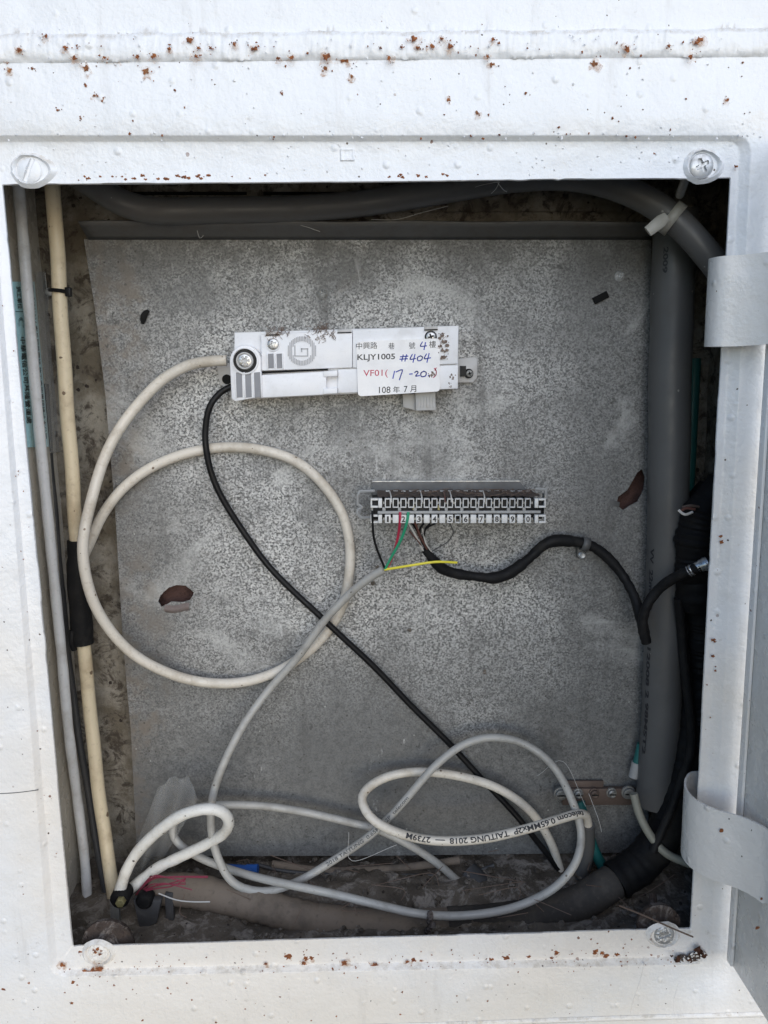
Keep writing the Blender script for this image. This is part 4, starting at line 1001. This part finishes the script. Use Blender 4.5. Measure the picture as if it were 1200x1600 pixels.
whole('teal_cable', [(1086, 560, .112), (1082, 640, .112), (1078, 720, .110), (1074, 800, .106)], 9, 'teal_cable', 'dark teal cable hanging behind the upright grey conduit', 'cable')
gc = thing('green_lead', P(945, 1360, .085), 'green earth lead dropping from the terminal bar to the floor', 'cable')
cable('lead', [(905, 1252, .093), (915, 1290, .088), (928, 1328, .084), (946, 1362, .082)], 8.5, 'teal_cable', gc)
tipg = thing('green_tipped_lead', P(990, 1215, .09), 'short grey lug with a green sleeve above the terminal bar', 'cable lug')
cable('sleeve', [(1002, 1162, .088), (998, 1180, .088), (995, 1192, .088)], 6.5, 'teal_cable', tipg); cable('lug', [(995, 1191, .088), (990, 1214, .088)], 8, 'block_grey', tipg)
whole('olive_cable', [(990, 1240, .066), (1000, 1275, .062), (1018, 1308, .057), (1042, 1334, .052), (1078, 1350, .048)], 6.5, 'olive_cable', 'dull olive cable curving from the terminal bar across the black hose', 'cable')
# earth bar
eb = thing('earth_bar', P(925, 1240, .098), 'tarnished copper earth bar with a row of screws low on the sheet', 'terminal bar')
fr = Frame((862, 1243), (990, 1243), .0975); L_ = fr.uv(990, 1243)[0]
m = MB(); m.box(fr, .0075, L_, -.006, .0075, -.0005, .0035); m.build('bar', 'copper_bar', eb, bevel=.0005)
m = MB(); m.box(fr, .011, L_*.62, -.0, .0125, -.0012, .001); m.build('bar_plate', 'copper_bar', eb, bevel=.0005)
for i, px in enumerate((874, 901, 926, 953, 979)):
    u, v = fr.uv(px, 1236 - i*.5); m = MB(); R0 = .0042 if i in (0, 4) else .0031
    m.lathe(fr, u, v, [(R0*1.3, .003), (R0*1.28, .0044), (R0, .0046), (R0*.98, .0066), (R0*.7, .0072), (R0*.3, .0069)], 18)
    b_ = m.build('bar_screw', 'steel_dull' if i != 2 else 'copper_bar', eb)
    m = MB(); m.box(fr, u-R0*.8, u+R0*.8, v-.0005, v+.0005, .0068, .0073); m.build('screw_slot', 'void', b_)

# black wiring harness
har = thing('wiring_harness', P(790, 890, .085), 'black taped wiring harness curving from the terminal block to the hinge side', 'cable')
c = path([(664, 858, .072), (676, 874, .074), (692, 889, .077), (716, 897, .080), (745, 901, .082), (772, 903, .083), (798, 894, .084), (826, 873, .086), (848, 853, .088), (868, 845, .089), (895, 846, .089), (922, 852, .089), (948, 870, .088), (972, 898, .084), (990, 930, .076), (1001, 965, .068), (1010, 1002, .063)], step=.002)
rb_ = 7.6*pxs(c[20]); m = MB(); rg = random.Random(2); n_ = len(c)
m.tube(c, [rb_*((.75+.25*min(1, i/8))*(1+.08*((i*.31) % 1)+.10*sin(i*.21)*sin(i*.083+1)+rg.uniform(-.08, .08))+(.22 if .25*n_ < i < .37*n_ else 0)+(.15 if .47*n_ < i < .55*n_ else 0)) for i in range(n_)], 14)
m.build('taped_trunk', 'black_tape', har)
c = path([(1010, 1004, .063), (1004, 978, .062), (1010, 948, .060), (1028, 922, .058), (1052, 904, .050), (1082, 890, .040), (1125, 872, .036)], step=.002)
m = MB(); m.tube(c, [rb_*(1+rg.uniform(-.06, .06)) for _ in c], 14); br = m.build('taped_branch', 'black_tape', har)
m = MB(); c2 = path([(1076, 893, .0415), (1090, 886, .0390), (1106, 880, .0375)], step=.001); m.tube(c2, [rb_*rg.uniform(.98, 1.35) for _ in c2], 12); m.build('foil_wrap', 'foil', br)
for pts, rp, mt in (([(637, 815, .060), (650, 838, .066), (662, 862, .072), (668, 868, .073)], 1.5, 'wire_white'), ([(643, 816, .060), (658, 838, .066), (668, 862, .072)], 2.1, 'black_plastic'), ([(648, 816, .060), (658, 840, .065), (670, 864, .072)], 1.6, 'wire_brown'),
                    ([(662, 818, .06), (656, 828, .063), (660, 848, .068), (672, 866, .073)], 1.7, 'black_plastic'), ([(672, 818, .06), (664, 828, .063), (664, 846, .068), (673, 866, .0728)], 1.5, 'black_plastic'), ([(682, 817, .06), (666, 826, .063), (662, 842, .067), (674, 864, .072)], 1.5, 'black_plastic'),
                    ([(660, 826, .064), (665, 848, .067), (674, 862, .0715)], 1.1, 'wire_white'), ([(703, 818, .06), (708, 832, .064), (700, 846, .067), (684, 856, .070), (674, 862, .072)], .9, 'cable_dark'), ([(640, 830, .064), (655, 848, .068), (660, 858, .0725)], 1.2, 'wire_brown'), ([(655, 816, .06), (650, 826, .064), (660, 850, .069)], 1., 'wire_brown')):
    cable('strand', pts, rp, mt, har, n_=6)
# P-clip
pc = MB(); p0 = P(914, 850, .089); ax = (P(922, 853, .089)-P(904, 848, .089)).normalized(); e1 = Vector((0, -1, 0)); e2 = ax.cross(e1).normalized(); vs = []
for i in range(25):
    a = 2*pi*i/24
    for wd in (-.0026, .0026): vs.append(p0+(e1*cos(a)+e2*sin(a))*.0046+ax*wd)
pc.add(vs, [(2*i, 2*i+1, 2*i+3, 2*i+2) for i in range(24)])
pc = pc.build('cable_clip', 'pvc_grey', solid=.0009); mark(pc, 'grey plastic clip screwed to the sheet, holding the black harness', 'clip')
fr = Frame((910, 862), (920, 862), .0945); m = MB(); m.box(fr, -.0035, .0028, -.005, .004, -.004, -.001); m.build('clip_foot', 'pvc_grey', pc, bevel=.0006)
m = MB(); m.lathe(fr, -.0002, -.0026, [(.0028, -.002), (.0027, .0006), (.0019, .0012), (.0006, .0009)], 16); m.build('clip_screw', 'zinc', pc)

# ================================================================== SMALL THINGS
m = MB(); c = path([(232, 485, .0985), (227, 490, .0975), (224, 497, .0972), (223, 506, .0985)], step=.001); n_ = len(c)
m.tube(c, [.0022*sin(pi*(.15+.7*i/(n_-1))) for i in range(n_)], 8, flat=.5); o = m.build('insulation_scrap', 'void'); mark(o, 'tiny curled black scrap stuck on the sheet above the fibre cable', 'scrap')
fr = Frame((928, 471), (950, 460), .0985); L_ = fr.uv(950, 460)[0]
m = MB(); m.box(fr, 0, L_, -.0022, .0026, -.001, .0008); o = m.build('tape_scrap', 'void', bevel=.0003); mark(o, 'tiny square cut black tape stuck below a rivet on the sheet', 'scrap')
bc = thing('blue_connector', P(380, 1358, .09), 'small blue plastic plug lying at the foot of the sheet', 'connector')
cable('plug', [(352, 1356, .088), (372, 1357, .088), (386, 1358, .087)], 6, 'blue_plastic', bc, n_=10); cable('plug_end', [(385, 1358, .087), (403, 1358, .086)], 7.5, 'blue_plastic', bc, n_=8)
whole('loose_cable', [(425, 1350, .098), (500, 1360, .097), (580, 1359, .096), (660, 1352, .095), (718, 1344, .095)], 6, 'dusty_pipe', 'dusty short cable lying along the foot of the sheet', 'cable')
whole('dark_lead', [(398, 1350, .098), (450, 1362, .094), (540, 1368, .092), (640, 1368, .09), (720, 1368, .09), (772, 1352, .094)], 3, 'cable_dark', 'thin dark dusty lead behind the wrapped pipe', 'cable')
whole('conduit_stub', [(733, 1364, .092), (745, 1376, .086), (752, 1388, .080)], 17, 'cable_dark', 'short open grey conduit stub standing in the floor rubble', 'pipe', n_=18)
pk = thing('pink_wires', P(270, 1380, .05), 'bunch of thin pink red wires fraying out by the white loop', 'wires')
rg = random.Random(14)
for i in range(7):
    y0 = 1372+rg.uniform(0, 22); x1 = rg.choice([316, 325, 290, 300]); 
    cable('strand', [(212, 1398, .060), (236, y0+rg.uniform(-4, 4), .050), (262+rg.uniform(-8, 8), y0-6+rg.uniform(-4, 4), .046), (x1, 1371+rg.uniform(-2, 22) if i > 2 else 1371+i*1.6, .044)], 1.0, 'wire_pink', pk, n_=6)
whole('bare_wire', [(248, 1396, .05), (275, 1406, .045), (300, 1409, .042), (328, 1409, .04)], 1., 'web', 'single bare bright wire sticking out under the pink wires', 'wire', n_=6)
# bolted clamp in the lower corner
cl = thing('pipe_clamp', P(200, 1460, .05), 'dark rusty bolted clamp gripping the cables in the lower corner', 'clamp')
fr = Frame((190, 1408), (200, 1408), .044)
m = MB(); m.lathe(fr, -.002, 0, [(.0068, -.012), (.0068, -.002), (.0055, 0), (.004, .0004)], 20); m.lathe(fr, .014, -.004, [(.006, -.012), (.006, -.005), (.0045, -.003), (.003, -.0028)], 20); m.build('clamp_jaw', 'sleeve_black', cl)
m = MB(); m.prism(fr, [(.0035*cos(pi*i/3), .0008+.0035*sin(pi*i/3)) for i in range(6)], 0, .004, .05); m.build('clamp_bolt', 'brass_old', cl, bevel=.0003)
m = MB(); m.box(fr, -.010, -.0035, -.026, -.004, -.008, -.004); m.build('clamp_leg', 'steel_dull', cl, bevel=.0008)
m = MB(); m.prism(fr, [(.006, -.004), (.026, -.004), (.022, -.022), (.010, -.028)], -.012, -.006); m.build('clamp_plate', 'cable_dark', cl, bevel=.0008)
m = MB(); m.box(fr, .027, .033, -.030, -.002, -.016, -.011); m.build('clamp_leg', 'cable_dark', cl, bevel=.0008)
# torn clear plastic film
m = MB()
def film(a, b):
    jag = [0, 9, 2, 12, 4, 0][min(5, int(a*5.99))]
    l0 = Vector((186, 1388, 0)).lerp(Vector((247, 1230, 0)), b); l1 = Vector((236, 1372, 0)).lerp(Vector((309, 1258, 0)), b)
    p = l0.lerp(l1, a)+Vector((10*sin(pi*a), -26*sin(pi*a*.9), 0))*b*b-Vector((0, jag*.7*b**4, 0))
    return P(p.x, p.y, .082-.010*b+.007*sin(a*8+b*4)*(1-b*.4))
m.grid(16, 12, film); o = m.build('plastic_film', 'clear_film', solid=.0002); mark(o, 'crumpled torn clear plastic film behind the white cable loop', 'plastic film')
# floor: dirt, rubble
m = MB()
def floor(a, b):
    x = LX+(RX-LX)*a; y = .004+(BY-.006)*b; h_ = .002*sin(x*40+y*30)*sin(x*17-y*60)+.0025*random.random()+.004*b+.008*max(0, min(1, (y-.055)/.02))
    return Vector((x, y, FZ+.001+abs(h_)))
m.grid(110, 30, floor); o = m.build('floor_dirt', 'dirt', angle=70); mark(o, 'grey brown dirt settled over the cabinet floor', 'dirt', kind='stuff')
m = MB(); rg = random.Random(77)
for i in range(420):
    x, y = rg.uniform(-.17, .19), rg.uniform(.03, .112)
    m.blob(Vector((x, y, FZ+.003+.0035*(y/.1)+.008*max(0, min(1, (y-.055)/.02)))), rg.choice([.0006, .0009, .0013, .002, .0028]), i, 6, (1, 1, .7), .35)
o = m.build('floor_rubble', ['dirt']); mark(o, 'crumbs of mortar and small rubble along the cabinet floor', 'rubble', kind='stuff')
m = MB()
for i in range(26):
    x, y = rg.uniform(-.15, .19), rg.uniform(.03, .11); p = Vector((x, y, FZ+.016))
    m.tube(spline([p, p+Vector((rg.gauss(0, .012), rg.gauss(0, .006), rg.uniform(.002, .012))), p+Vector((rg.gauss(0, .02), rg.gauss(0, .008), rg.uniform(0, .02)))], .003), .00025, 4)
o = m.build('dry_fibres', 'hair'); mark(o, 'dry stalks and fibres scattered on the cabinet floor', 'fibres', kind='stuff')
# cobwebs under the top edge and a grass stalk at the lower screw
m = MB()
for pts in ([(580, 343, .085), (620, 343, .084), (660, 332, .08), (700, 322, .078)], [(780, 285, .012), (775, 295, .02), (768, 302, .03)], [(778, 286, .01), (786, 296, .02), (792, 300, .03)], [(430, 346, .086), (470, 352, .086), (500, 362, .086)], [(308, 360, .088), (312, 372, .09), (318, 368, .09)],
            [(720, 300, .07), (750, 290, .06), (780, 284, .01)], [(840, 1212, .09), (880, 1190, .08), (915, 1260, .07)], [(920, 1240, .06), (935, 1280, .05), (940, 1300, .05)], [(545, 1300, .06), (550, 1345, .06), (620, 1320, .05)]):
    m.tube(path(pts), .00016, 4)
o = m.build('cobweb', 'web'); mark(o, 'fine dusty cobweb threads hanging inside the cabinet', 'cobweb', kind='stuff')
whole('dry_stalk', [(968, 1415, .02), (1010, 1432, .006), (1045, 1448, -.004), (1083, 1464, -.006)], 1.3, 'hair', 'single dry stalk poking out over the lower screw', 'stalk', n_=5)
